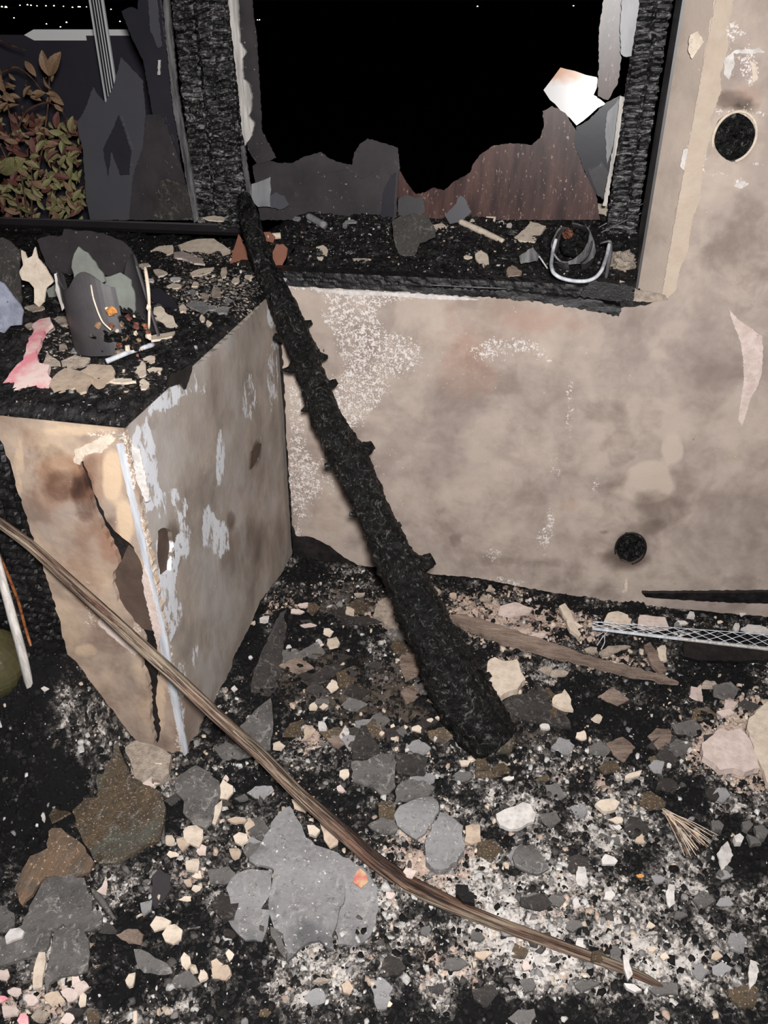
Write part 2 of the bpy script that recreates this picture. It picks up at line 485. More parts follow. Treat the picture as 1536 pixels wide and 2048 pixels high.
t.bump(t.noise(70, 5, .7, 1.5, stretch=(.6, .6, 1.6)), .6, .004); M['charpost'] = t.out(col, .38, .8)
t = NT('charcoal_heap')
R, G, B, A = t.attr()
n = t.noise(60, 6, .75, .5, stretch=(1, .6, 1)); col = t.mix(t.rng(n, .45, .72), (.004, .0035, .004, 1), (.05, .046, .045, 1))
v = t.sep(t.vor(150, out='Color'))[0]; nz = t.noise(110, 6, .75, .5)
w = t.math('ADD', t.math('MULTIPLY', v, .35), t.math('MULTIPLY', nz, .8))
w = t.math('ADD', w, t.math('MULTIPLY', R, .35)); w = t.math('ADD', w, .035)
col = t.mix(t.rng(w, .80, .86), col, srgb(150, 140, 134))
col = t.mix(t.rng(w, .90, .94), col, srgb(232, 216, 200))
t.bump(n, .8, .006); M['heap'] = t.out(col, .55, .4)
# floor ash bed
t = NT('ash_and_rubble')
R, G, B, A = t.attr()
vc = t.sep(t.vor(62, out='Color')); vf = t.sep(t.vor(170, out='Color')); nz = t.noise(120, 6, .78, .8); nl = t.noise(17, 5, .7, .8)
val = t.math('ADD', t.math('MULTIPLY', vc[0], .26), t.math('MULTIPLY', vf[0], .22))
val = t.math('ADD', val, t.math('MULTIPLY', nz, .62))
val = t.math('ADD', val, t.math('MULTIPLY', t.math('SUBTRACT', nl, .5), 1.0)); val = t.math('SUBTRACT', val, .03)      # about .1 .. 1.0
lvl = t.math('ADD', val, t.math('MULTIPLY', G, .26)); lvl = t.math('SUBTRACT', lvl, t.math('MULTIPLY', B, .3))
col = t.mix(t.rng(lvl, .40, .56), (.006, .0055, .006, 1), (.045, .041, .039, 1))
col = t.mix(t.rng(lvl, .56, .66), col, srgb(112, 106, 102))
col = t.mix(t.rng(lvl, .68, .78), col, srgb(186, 178, 172))
col = t.mix(t.rng(lvl, .80, .86), col, srgb(224, 216, 210))
cr = t.math('ADD', t.math('MULTIPLY', vc[1], .3), t.math('MULTIPLY', nz, .6)); cr = t.math('ADD', cr, t.math('MULTIPLY', R, .5))
cr = t.math('ADD', cr, t.math('MULTIPLY', t.math('SUBTRACT', nl, .5), .6))
col = t.mix(t.rng(cr, .68, .78), col, t.mix(t.rng(vf[1], .3, .7), srgb(214, 192, 176), srgb(196, 170, 158)))
br = t.math('ADD', nl, t.math('MULTIPLY', A, .4))
col = t.mix(t.math('MULTIPLY', t.rng(br, .66, .8), .75), col, srgb(104, 92, 82))
hb = t.math('ADD', t.math('MULTIPLY', vf[2], .6), t.math('ADD', nz, t.math('MULTIPLY', vc[2], .6)))
t.bump(hb, .8, .005); M['ash'] = t.out(col, .8, .25)
# vertex-coloured grit
t = NT('mixed_grit'); n = t.n.new('ShaderNodeAttribute'); n.attribute_name = 'mask'
k = t.noise(160, 4, .7); col = t.mix(t.rng(k, .35, .62, .0, .45), n.outputs['Color'], (.02, .018, .018, 1)); t.bump(k, .5, .002); M['grit'] = t.out(col, .8, .2)
M['slate'] = plain('ashy_grey_slate', srgb(116, 112, 109), srgb(76, 73, 72), 16, .65, .35, bump=.7, bd=.004, grime=.8, fleck=srgb(200, 196, 192), fl=.64, c3=srgb(136, 131, 127), edge=.25)
M['slate_light'] = plain('pale_ashy_slate', srgb(158, 156, 157), srgb(120, 117, 117), 12, .65, .35, bump=.7, bd=.004, grime=.7, fleck=srgb(226, 222, 220), fl=.63, c3=srgb(96, 94, 96), edge=.25)
M['slate_dark'] = plain('sooty_slate', srgb(70, 65, 62), srgb(36, 33, 33), 22, .6, .4, bump=.8, bd=.004, grime=.5, fleck=srgb(150, 142, 138), fl=.64, edge=.25)
M['slate_brown'] = plain('rusty_scorched_slate', srgb(104, 88, 68), srgb(58, 50, 44), 26, .6, .4, bump=.9, bd=.004, fleck=srgb(206, 178, 150), fl=.60, grime=.6, c3=srgb(86, 86, 78), edge=.2)
M['slate_ribbed'] = plain('copper_tinted_slate', srgb(138, 110, 86), srgb(84, 76, 68), 18, .55, .5, bump=1.0, bd=.005, grime=.4, fleck=srgb(222, 186, 156), fl=.61, stretch=(2.2, .6, 1), c3=srgb(88, 86, 82), edge=.2)
M['sootglass'] = plain('soot_coated_glass', srgb(76, 71, 73), srgb(46, 43, 46), 9, .35, .5, bump=.1, fleck=srgb(190, 184, 180), fl=.665, edge=.3)
M['greyglass'] = plain('grey_smoked_glass', srgb(88, 87, 92), srgb(74, 73, 79), 3, .3, .5, bump=.04, fleck=srgb(140, 140, 142), fl=.75, edge=.3)
M['darkglass'] = plain('dark_smoked_glass', srgb(58, 56, 62), srgb(42, 41, 48), 5, .3, .5, bump=.05, fleck=srgb(110, 108, 110), fl=.75, edge=.3)
M['paleglass'] = plain('pale_frosted_glass', srgb(150, 150, 152), srgb(104, 104, 108), 12, .4, .5, bump=.1, stretch=(1, 1, .3))
t = NT('maroon_sooty_glass')
n = t.noise(10, 5, .6, stretch=(3, 1, .5)); col = t.mix(t.rng(n, .36, .64), srgb(46, 26, 25), srgb(92, 64, 58))
col = t.mix(t.rng(t.noise(150, 5, .7, stretch=(1, 1, .45)), .61, .68), col, srgb(190, 160, 148)); t.bump(n, .1, .002); M['maroon'] = t.out(col, .35, .5)
t = NT('flash_white_glass')
sx = t.n.new('ShaderNodeSeparateXYZ'); t.l.new(t.tc, sx.inputs[0])
n = t.noise(30, 5, .6)
k1 = t.math('ADD', sx.outputs[2], t.math('MULTIPLY', t.math('SUBTRACT', n, .5), .05))
col = t.mix(t.rng(k1, .095, .125), (.80, .77, .77, 1), srgb(206, 142, 92)); col = t.mix(t.rng(t.noise(22, 4, .7, .5), .64, .76), col, srgb(236, 206, 206))  # white base colour stands for the torch reflecting in the glass
M['flashshard'] = t.out(col, .2, .6)
M['whitemetal'] = plain('blistered_white_paint', srgb(226, 220, 214), srgb(170, 164, 160), 30, .6, .4, bump=.4, stretch=(3, 3, .25), fleck=srgb(90, 82, 78), fl=.68)
M['greymetal'] = plain('scorched_grey_metal', srgb(126, 124, 124), srgb(60, 58, 60), 30, .45, .5, bump=.3, stretch=(2, 2, .3), fleck=srgb(190, 188, 186), fl=.66)
M['galv'] = plain('galvanised_bead', srgb(216, 218, 224), srgb(172, 176, 184), 30, .5, .5, bump=.3, stretch=(2, 2, .2), fleck=srgb(120, 116, 116), fl=.70)
M['alu'] = plain('brushed_aluminium', srgb(238, 238, 240), srgb(200, 200, 203), 8, .4, .5, bump=.05, stretch=(6, 6, .2))
M['aludark'] = plain('aluminium_groove', srgb(48, 48, 50), None, 8, .6, .3)
M['rail'] = plain('pale_grey_rail', srgb(250, 250, 250), srgb(246, 246, 246), 3, .6, .3, bump=.02)
t = NT('weathered_stick')
av = t.n.new('ShaderNodeAttribute'); av.attribute_name = 'mask'
n = t.noise(2.2, 7, .72, .3, vec=av.outputs['Vector'], stretch=(3.5, 1.6, 1.6)); n2 = t.noise(5, 4, vec=av.outputs['Vector'], stretch=(1, .1, .1))
col = t.mix(t.rng(n, .42, .56), srgb(44, 33, 27), srgb(160, 143, 124)); col = t.mix(t.rng(n2, .44, .62), col, t.mix(t.rng(n, .44, .56), srgb(40, 28, 24), srgb(120, 90, 76)))
t.bump(n, .8, .003); M['stick'] = t.out(col, .7, .3)
t = NT('charred_bark')
n = t.noise(38, 6, .7, 1.2); col = t.mix(t.rng(n, .45, .62), (.001, .0009, .0009, 1), (.0055, .005, .0048, 1))
col = t.mix(t.rng(t.noise(34, 5, .74, 2.6), .56, .66), col, (.13, .12, .112, 1)); col = t.mix(t.rng(t.noise(150, 4, .75, 1), .66, .72), col, (.22, .2, .19, 1)); t.bump(n, 1.0, .010); M['bark'] = t.out(col, .5, .32)  # pale crackle and specks are highlights painted into the bark colour
M['leafgreen'] = plain('dry_green_leaf', srgb(172, 166, 116), srgb(112, 106, 76), 40, .5, .4)
M['leafred'] = plain('scorched_red_leaf', srgb(142, 92, 80), srgb(80, 48, 46), 40, .5, .4)
M['leafbrown'] = plain('brown_leaf', srgb(176, 144, 112), srgb(104, 78, 62), 40, .5, .4)
M['stem'] = plain('brown_stem', srgb(112, 84, 70), srgb(60, 42, 38), 40, .6, .3)
M['pink'] = plain('pink_and_white_cloth', srgb(236, 150, 160), srgb(240, 214, 206), 14, .8, .2, edge=.08)
M['terra'] = plain('terracotta', srgb(142, 94, 74), srgb(112, 72, 58), 12, .6, .35, bump=.1, edge=.25)
M['amber'] = plain('scorched_amber_lump', srgb(150, 92, 70), srgb(60, 26, 18), 40, .3, .6, bump=.8, bd=.004, fleck=srgb(230, 200, 170), fl=.66)
M['orange'] = plain('orange_lump', srgb(236, 168, 92), srgb(150, 90, 40), 60, .6, .4)
M['potdark'] = plain('dark_glazed_shell', srgb(84, 80, 82), srgb(54, 51, 53), 10, .4, .5, bump=.06, fleck=srgb(160, 156, 152), fl=.74, edge=.3)
M['potgreen'] = plain('grey_green_glaze', srgb(146, 150, 142), srgb(92, 94, 90), 12, .35, .5, bump=.06, fleck=srgb(170, 170, 160), fl=.74, edge=.3)
M['slab'] = plain('bare_slab', (.03, .03, .03, 1), (.015, .015, .015, 1), 8, .9, .1)
M['core'] = plain('sooty_backing_board', srgb(46, 41, 40), srgb(24, 21, 22), 25, .6, .3, fleck=srgb(110, 104, 100), fl=.70)
M['brownpatch'] = plain('bare_brown_render', srgb(98, 82, 72), srgb(76, 62, 56), 25, .8, .2, fleck=srgb(180, 168, 156), fl=.70, edge=.25)
M['copper'] = plain('orange_wire', srgb(168, 104, 60), srgb(100, 56, 40), 60, .45, .5)
M['olive'] = plain('olive_glazed_stone', srgb(92, 88, 56), srgb(56, 50, 38), 9, .4, .5, bump=.2, edge=.25)
M['bluish'] = plain('pale_blue_ash_sheet', srgb(168, 172, 190), srgb(96, 98, 112), 22, .7, .3, bump=.5, fleck=(.03, .03, .03, 1), fl=.62, edge=.2)
M['plank'] = plain('pinkish_fibrous_plank', srgb(176, 154, 140), srgb(98, 84, 76), 40, .85, .15, bump=1.0, bd=.005, stretch=(.3, 1, 1), fleck=srgb(224, 206, 192), fl=.62, edge=.2)
M['nightground'] = plain('night_ground', (.006, .006, .009, 1), (.003, .003, .005, 1), 2, .9, .1)
t = NT('city_light_glow'); t.b.inputs['Emission Color'].default_value = (1, .8, .45, 1); t.b.inputs['Emission Strength'].default_value = 12; M['glow'] = t.out((0, 0, 0, 1))
t = NT('city_light_white'); t.b.inputs['Emission Color'].default_value = (.9, .93, 1, 1); t.b.inputs['Emission Strength'].default_value = 6; M['gloww'] = t.out((0, 0, 0, 1))
M['petal'] = plain('red_yellow_petal', srgb(204, 110, 104), srgb(206, 178, 140), 60, .7, .2)
M['railbar'] = plain('blackened_rail', srgb(52, 48, 51), srgb(34, 32, 34), 6, .5, .4, bump=.1, fleck=srgb(120, 114, 112), fl=.72, edge=.3)
M['parapet'] = plain('dark_parapet', srgb(66, 63, 72), srgb(54, 52, 60), 5, .8, .2, bump=.1, fleck=srgb(110, 106, 112), fl=.70, edge=.3)
M['creamwall'] = plain('exposed_cream_render', srgb(206, 190, 172), srgb(188, 170, 154), 22, .85, .15, bump=.6, bd=.004, fleck=srgb(150, 134, 120), fl=.68, edge=.25)
# ============================================================ STRUCTURE
def sheetY(name, px, y, thick, mat, parent, holes=(), step=.012, jag=.0025, rs=.01, blob=None, extra=None, disp=None, seed=1, **kw):
    q = [PY(a, b, y)[[0, 2]] if not isinstance(a, str) else np.array(b) for a, b in px]
    q = rag(q, jag, rs, seed)
    hs = [rag([PY(a, b, y)[[0, 2]] for a, b in h], jag, rs, seed + 3) for h in holes]
    V, F, _ = sheet_mesh(q, hs, step, thick, lambda s: np.array([s[0], y, s[1]]), (0, -1, 0), disp)
    col = None
    if blob: col = np.stack([blobs(V, lambda a, b: PY(a, b, y), [0, 2], blob.get(c, [])) for c in 'wdlp'], 1)
    return obj(name, V, F, mat, parent, col=col, **kw)
def sheetX(name, px, x, thick, mat, parent, holes=(), step=.012, jag=.0025, rs=.01, blob=None, disp=None, seed=1, **kw):
    q = rag([PX(a, b, x)[[1, 2]] for a, b in px], jag, rs, seed)
    hs = [rag([PX(a, b, x)[[1, 2]] for a, b in h], jag, rs, seed + 3) for h in holes]
    V, F, _ = sheet_mesh(q, hs, step, thick, lambda s: np.array([x, s[0], s[1]]), (1, 0, 0), disp)
    col = None
    if blob: col = np.stack([blobs(V, lambda a, b: PX(a, b, x), [1, 2], blob.get(c, [])) for c in 'wdlp'], 1)
    return obj(name, V, F, mat, parent, col=col, **kw)
def ell(cx, cy, rx, ry, n=22, j=.04, seed=0):
    rr = np.random.RandomState(seed)
    return [(cx + rx * math.cos(a) * (1 + rr.uniform(-j, j)), cy + ry * math.sin(a) * (1 + rr.uniform(-j, j))) for a in np.arange(n) * 2 * math.pi / n]
def boxo(name, a, b, mat, parent=None, **kw):
    V, F = box_mesh(a, b); return obj(name, V, F, mat, parent, **kw)

# floor slab and night ground outside
boxo('floor', (-2.2, -2.6, -.12), (1.6, .02, -.06), M['slab'], kind='structure')
V, F = box_mesh((-300, .56, -.5), (300, 480, -.4)); obj('floor_outside', V, F, M['nightground'], kind='structure')

# ---- back wall
wb = thing('wall_back', kind='structure', loc=(0, 0, 0))
boxo('core', (-.735, .018, -.06), (1.15, .50, .86), M['core'], wb)
boxo('core', (.245, .018, .86), (1.15, .50, 1.75), M['core'], wb)
wall_px = [(555, 566), (600, 571), (680, 576), (760, 581), (860, 586), (960, 592), (1100, 603), (1230, 616), (1290, 612), (1322, 596), (1436, -40),
           (1700, -40), (1700, 1262), (1536, 1233), (1400, 1221), (1300, 1213), (1200, 1200), (1090, 1183), (1000, 1165), (930, 1152), (870, 1149), (815, 1138), (770, 1128), (750, 1134), (715, 1131),
           (700, 1122), (675, 1105), (660, 1092), (640, 1082), (620, 1074), (592, 1072), (584, 1050), (582, 1010), (572, 850), (564, 700)]
wm = dict(
    w=[(700, 620, 70, 60, .45), (745, 700, 90, 80, .42), (700, 790, 65, 70, .52), (760, 590, 130, 18, .5), (960, 592, 60, 8, .6), (660, 575, 90, 6, .9), (640, 960, 50, 60, .36), (596, 860, 24, 230, .45), (620, 760, 30, 60, .3),
       (900, 720, 200, 90, .20), (1000, 700, 60, 30, .25), (1140, 820, 12, 60, .40), (1100, 1050, 14, 60, .48), (1085, 1085, 20, 40, .35), (1110, 940, 12, 30, .35), (1190, 970, 8, 25, .4), (985, 1110, 22, 18, .42), (600, 1010, 40, 60, .28),
       (1395, 80, 30, 30, .40), (1470, 110, 50, 60, .33), (1385, 300, 25, 45, .46), (1480, 370, 20, 14, .55), (1520, 330, 25, 12, .4), (1470, 226, 80, 14, .42), (1400, 330, 16, 30, .45), (1440, 350, 30, 8, .4), (1425, 60, 60, 14, .36), (1500, 140, 20, 30, .4), (1065, 700, 40, 20, .3), (980, 620, 120, 12, .22), (1000, 1165, 60, 12, .45), (930, 1155, 50, 6, .4),
       (1245, 1180, 6, 30, .4), (1150, 720, 50, 60, .16), (780, 930, 60, 60, .22), (690, 1080, 60, 30, .2)],
    d=[(930, 740, 60, 60, .28), (1200, 820, 60, 25, .42), (1240, 890, 50, 60, .38), (1300, 830, 30, 40, .30), (1325, 1020, 60, 34, .62), (1300, 1060, 26, 20, .7), (1455, 200, 40, 26, .9), (1490, 215, 26, 14, .7), (1410, 500, 70, 60, .22), (1500, 520, 90, 120, .25),
       (1000, 1125, 130, 12, .35), (1262, 1097, 46, 46, 1.0), (910, 1080, 14, 16, .7), (1150, 1130, 200, 40, .25), (1400, 1180, 200, 40, .35), (700, 940, 60, 90, .12), (860, 1000, 160, 60, .16), (1120, 900, 40, 40, .22), (1210, 1064, 12, 7, .9), (1470, 300, 56, 44, .35), (1400, 250, 20, 60, .25),
       (1240, 1010, 60, 50, .3), (1180, 1190, 60, 10, .3), (1060, 850, 50, 30, .15), (1390, 700, 60, 100, .12)],
    l=[(1300, 960, 60, 50, .8), (1345, 900, 30, 34, .8), (1245, 885, 30, 28, .5), (1150, 850, 60, 40, .25), (1300, 550, 160, 80, .25), (1400, 100, 60, 200, .3), (640, 650, 60, 60, .35), (780, 640, 60, 60, .3), (1180, 1010, 90, 40, .25), (1390, 40, 70, 80, .4)],
    p=[(930, 740, 70, 60, .50), (1010, 640, 170, 60, .30), (1090, 640, 120, 24, .32), (650, 1000, 70, 100, .20), (1140, 1010, 30, 18, .4), (1470, 200, 50, 30, .6), (880, 700, 90, 70, .15)])
wavy = lambda P: .004 * fbm(P[:, 0] * 5, P[:, 1] * 5, None, 3, 44) * 2
sheetY('plaster_face', wall_px, 0.0, .018, M['plaster'], wb, holes=[ell(1469, 274, 43, 49, 26, .05, 2), ell(1261, 1097, 31, 31, 20, .08, 3)], step=.012, blob=wm, disp=wavy)
# reveal of the window opening
pa = np.array([.2355, 0.0]); xb = PY(1276, 560, .055)[0]; pb = np.array([xb, .055])
def reveal(name, mat, a, b, z0, z1, thick, seed, blob=None, jag=.003):
    a = np.asarray(a); b = np.asarray(b); d = b - a; L = np.linalg.norm(d); d = d / L; n = np.array([-d[1], d[0], 0]);
    if n[0] > 0: n = -n
    q = rag([(0, z0), (L, z0), (L, z1), (0, z1)], jag, .02, seed)
    V, F, _ = sheet_mesh(q, [], .02, thick, lambda s: np.array([a[0] + d[0] * s[0], a[1] + d[1] * s[0], s[1]]), n)
    col = np.zeros((len(V), 4)); col[:, 0] = .12; col[:, 2] = .5
    return obj(name, V, F, mat, wb, col=col)
reveal('reveal_plaster', M['plaster'], pa, pb, .88, 1.72, .03, 5)
xs = PY(1262, 560, .38)[0]
reveal('metal_edge_strip', M['greymetal'], (xb, .054), (xs, .375), .90, 1.72, .006, 6, jag=.001)
boxo('dark_edge_strip', (xb - .003, .052, .89), (xb + .004, .058, 1.72), M['potdark'], wb)
# pipe holes
def hole(cx, cy, rx, ry, seed):
    h = thing('pipe_hole', loc=tuple(PY(cx, cy, 0.012))); h.parent = wb
    o = ORG[h.name]
    q = ell(0, 0, rx, ry, 30, .02, seed)
    c = PY(cx, cy, 0)
    rm = np.linalg.norm(PY(cx + rx, cy, 0) - c); rz = np.linalg.norm(PY(cx, cy + ry, 0) - c)
    # burnt plug: lumpy disc
    n, k = 12, 40; V = [c + [0, .017, 0]]; 
    for i in range(1, n + 1):
        for j in range(k):
            a = j * 2 * math.pi / k; r = i / n * 1.02
            x, z = math.cos(a) * r, math.sin(a) * r
            V.append(c + [x * rm, .014 + .022 * float(fbm(np.array([x * 4]), np.array([z * 4]), None, 4, seed)[0]) - .002, z * rz])
    F = [(0, 1 + j, 1 + (j + 1) % k) for j in range(k)]
    for i in range(n - 1):
        for j in range(k):
            a = 1 + i * k + j; b = 1 + i * k + (j + 1) % k
            F.append((a, a + k, b + k, b))
    obj('burnt_plug', V, [f[::-1] for f in F], M['bark'], h)
    P = [c + [math.cos(a) * rm * 1.01, -.001, math.sin(a) * rz * 1.01] for a in np.linspace(-1.3, 3.6, 30)]
    tube('rim', P, .0035 if rx > 40 else .0022, M['cream'] if rx > 40 else M['core'], h, seg=6, n=40)
    return h
hole(1469, 274, 43, 49, 3); hole(1261, 1097, 31, 31, 8)
# raised / peeled flakes of the back wall that can be told apart
flakes = [([(1458, 618), (1478, 640), (1496, 652), (1512, 664), (1524, 672), (1526, 700), (1524, 745), (1516, 772), (1500, 800), (1492, 828), (1484, 853), (1476, 838), (1482, 800), (1488, 760), (1486, 715), (1480, 680), (1466, 645)], 'palepink'),
          ([(1468, 372), (1478, 364), (1490, 362), (1495, 371), (1480, 378)], 'whitep'), ([(1395, 250), (1404, 246), (1407, 270), (1396, 276)], 'whitep'),
          ([(1366, 300), (1378, 294), (1384, 318), (1370, 344), (1360, 332)], 'whitep'), ([(1462, 106), (1470, 100), (1520, 96), (1530, 104), (1500, 108)], 'whitep'),
          ([(1448, 116), (1466, 104), (1470, 126), (1458, 160), (1448, 150)], 'whitep'), ([(1500, 120), (1512, 128), (1516, 158), (1506, 165)], 'cream'),
          ([(1380, 70), (1396, 62), (1408, 84), (1384, 118), (1376, 100)], 'cream'), ([(1250, 1158), (1255, 1160), (1254, 1185), (1249, 1182)], 'cream'),
          ([(620, 577), (760, 584), (850, 588), (930, 594), (960, 600), (880, 600), (780, 592), (700, 590), (640, 584)], 'whitep'),
          ([(1438, -30), (1470, -30), (1462, 30), (1452, 60), (1458, 90), (1440, 150), (1444, 180), (1420, 240), (1424, 262), (1406, 330), (1400, 400), (1384, 440), (1376, 500), (1360, 540), (1352, 580), (1336, 596), (1322, 596), (1350, 440), (1380, 276), (1410, 108)], 'creamwall'),
          ([(1240, 560), (1276, 580), (1330, 590), (1336, 600), (1300, 604), (1262, 602), (1236, 590)], 'crumb')]
for k, (px, mm) in enumerate(flakes):
    sheetY('plaster_flake', px, -.002 - .0002 * k, .003, M[mm], wb, step=None, jag=.0012, rs=.004, seed=60 + k)

# ---- left pier (low wall)
wl = thing('wall_left', kind='structure', loc=(-.86, -.815, 0))
boxo('core', (-.985, -.797, -.06), (-.752, -.0, .85), M['core'], wl)
side_px = [(249, 852), (300, 808), (340, 775), (385, 738), (430, 700), (480, 652), (538, 592), (556, 600), (563, 700), (572, 850), (580, 1000), (584, 1108),
           (562, 1150), (522, 1200), (497, 1262), (468, 1318), (461, 1372), (442, 1432), (404, 1484), (374, 1526), (345, 1338), (310, 1158), (280, 1008)]
sm = dict(w=[(330, 1230, 20, 120, .7), (360, 1400, 14, 100, .55), (290, 960, 22, 90, .7), (330, 800, 46, 36, .62), (380, 770, 40, 30, .35), (290, 900, 26, 70, .6), (300, 980, 22, 60, .55), (340, 1010, 40, 40, .45), (330, 1150, 26, 90, .55), (370, 1080, 18, 50, .5), (415, 1050, 14, 40, .45), (440, 1080, 18, 40, .42), (350, 1220, 22, 60, .4),
             (500, 790, 16, 70, .36), (548, 720, 16, 110, .45), (545, 620, 16, 30, .6), (440, 930, 10, 60, .38), (520, 900, 8, 40, .3), (400, 900, 60, 200, .12), (450, 1000, 60, 200, .16), (420, 1200, 60, 150, .14), (390, 1320, 14, 40, .35), (500, 850, 50, 200, .1)],
          d=[(515, 905, 10, 26, 1.3), (460, 1040, 8, 20, .8), (490, 1120, 40, 90, .35), (440, 1150, 40, 60, .25), (345, 1090, 20, 50, 1.0), (420, 1300, 60, 60, .2), (380, 1480, 30, 40, .3), (530, 1080, 40, 60, .35), (305, 850, 16, 16, .5)],
          l=[(300, 950, 50, 160, .5), (360, 1180, 40, 160, .3)],
          p=[(500, 1080, 60, 100, .22), (390, 1420, 30, 80, .4), (290, 870, 20, 40, .5), (430, 1300, 50, 60, .2)])
hs = [[(316, 1062), (330, 1056), (342, 1064), (345, 1100), (340, 1140), (328, 1150), (318, 1148), (313, 1110)]]
sheetX('side_plaster', side_px, -.735, .014, M['plaster_side'], wl, holes=hs, step=.011, blob=sm, disp=lambda P: .006 * fbm(P[:, 0] * 5, P[:, 1] * 4, None, 3, 31) * 2)
sheetX('bare_render_patch', [(308, 1052), (336, 1046), (352, 1066), (353, 1120), (344, 1160), (322, 1166), (306, 1130)], -.742, .004, M['brownpatch'], wl, step=None)
sheetX('plaster_flake', [(503, 905), (515, 886), (523, 888), (520, 905), (508, 932), (500, 940)], -.7325, .003, M['brownpatch'], wl, step=None, jag=.001, rs=.004)
front_px = [(-60, 824), (0, 829), (100, 838), (200, 847), (249, 852), (280, 1008), (310, 1158), (345, 1338), (374, 1526), (350, 1520), (330, 1535), (305, 1520), (285, 1535), (262, 1480), (240, 1462), (232, 1430), (192, 1390), (160, 1345), (140, 1320),
            (122, 1250), (100, 1180), (60, 1050), (30, 950), (0, 868), (-60, 860)]
crack = [(147, 908), (158, 905), (168, 930), (185, 975), (200, 1010), (222, 1050), (245, 1075), (268, 1095), (284, 1130), (297, 1190), (312, 1280), (318, 1340), (312, 1400), (322, 1460), (312, 1500), (300, 1440), (298, 1370), (284, 1330), (288, 1280), (262, 1240), (240, 1210), (228, 1175), (226, 1150), (238, 1128), (222, 1085), (203, 1050), (186, 1010), (170, 968), (158, 940)]
fm = dict(w=[(215, 870, 60, 12, .45), (165, 905, 22, 14, .55), (60, 1160, 10, 60, .2), (190, 1240, 30, 30, .25), (260, 1270, 50, 30, .35), (130, 1000, 40, 60, .1), (200, 1200, 60, 60, .1), (262, 940, 12, 60, .7), (290, 1060, 12, 60, .7), (310, 1170, 10, 60, .7), (262, 920, 16, 50, .6), (330, 1260, 12, 60, .6), (345, 1330, 10, 80, .7), (360, 1460, 10, 60, .7), (150, 1150, 60, 120, .08)],
          d=[(125, 975, 40, 34, .75), (170, 1000, 24, 50, .7), (95, 900, 60, 16, .35), (180, 940, 20, 40, .4), (80, 950, 30, 50, .3), (100, 1330, 60, 40, .2), (250, 1390, 60, 60, .2), (225, 1050, 20, 30, .45)],
          l=[(225, 960, 26, 60, .8), (250, 1040, 24, 50, .8), (150, 860, 100, 16, .55), (40, 930, 14, 80, .5), (175, 1300, 30, 20, .5), (70, 1080, 20, 80, .3), (320, 1420, 16, 60, .5)],
          p=[(120, 960, 60, 60, .6), (190, 960, 34, 60, .5), (180, 1120, 60, 100, .35), (230, 1090, 40, 40, .3), (60, 880, 50, 30, .25)])
sheetY('front_plaster', front_px, -.815, .014, M['plaster_front'], wl, holes=[crack], step=.010, jag=.003, blob=fm, disp=lambda P: .006 * fbm(P[:, 0] * 6, P[:, 1] * 5, None, 3, 35) * 2)
sheetY('bare_render_patch', [(232, 1140), (256, 1092), (282, 1110), (300, 1190), (306, 1262), (276, 1258), (240, 1220), (222, 1180)], -.806, .004, M['brownpatch'], wl, step=None, jag=.002)
sheetY('corner_bead', [(232, 888), (246, 886), (258, 940), (280, 1040), (300, 1130), (326, 1240), (348, 1350), (378, 1520), (370, 1526), (350, 1440), (324, 1310), (298, 1180), (272, 1060), (249, 960)], -.8185, .004, M['galv'], wl, step=.012, jag=.0012, rs=.01)
sheetY('plaster_flake', [(262, 888), (280, 900), (292, 960), (300, 1000), (290, 1004), (272, 960)], -.819, .003, M['whitep'], wl, step=None, jag=.0015, rs=.005)
sheetY('plaster_flake', [(150, 898), (190, 880), (215, 870), (230, 878), (205, 905), (170, 910), (160, 930), (148, 925)], -.8185, .004, M['cream'], wl, step=None, jag=.002, rs=.005)
sheetY('plaster_flake', [(288, 1130), (300, 1165), (322, 1260), (316, 1300), (296, 1220), (283, 1160)], -.8192, .003, M['palepink'], wl, step=None, jag=.0015, rs=.005)
sheetY('plaster_flake', [(200, 1232), (240, 1265), (280, 1300), (270, 1312), (225, 1275), (196, 1248)], -.8185, .003, M['palepink'], wl, step=None, jag=.002, rs=.005)
# charred panel closing the gap left of the pier
sp = thing('wall_side', kind='structure', loc=(-1.2, -.78, 0))
for k in range(5):
    x0 = -1.55 + k * .113
    char_beam('charred_plank', (x0 + .055, -.775, -.05), (x0 + .055, -.775, .84), .108, .03, M['char'], sp, amp=.007, rowh=.02, colw=.035, step=.0065, seed=70 + k)

# ---- ledge on the pier and sill, both under burnt debris
hm = lambda P: np.stack([blobs(P, lambda a, b: PZ(a, b, .88), [0, 1], [(420, 570, 110, 50, .5), (250, 740, 90, 30, .25), (400, 500, 120, 20, .4), (120, 690, 60, 60, .3), (700, 480, 300, 60, .1), (1000, 450, 200, 40, .3)])] + [np.zeros(len(P))] * 3, 1)
hfield('ledge_debris_bed', -1.95, -.727, -.825, .56, .0055, HLd, M['heap'], hm, keep=lambda x, y: (y < .43) | (x > -.93), label='bed of black charcoal and ash covering the low pier top', cat='ash', kind='stuff')
hfield('sill_debris_bed', -.727, .242, .004, .56, .005, HSd, M['heap'], hm, skirt=.85, label='bed of black charcoal and ash on the window sill', cat='ash', kind='stuff')

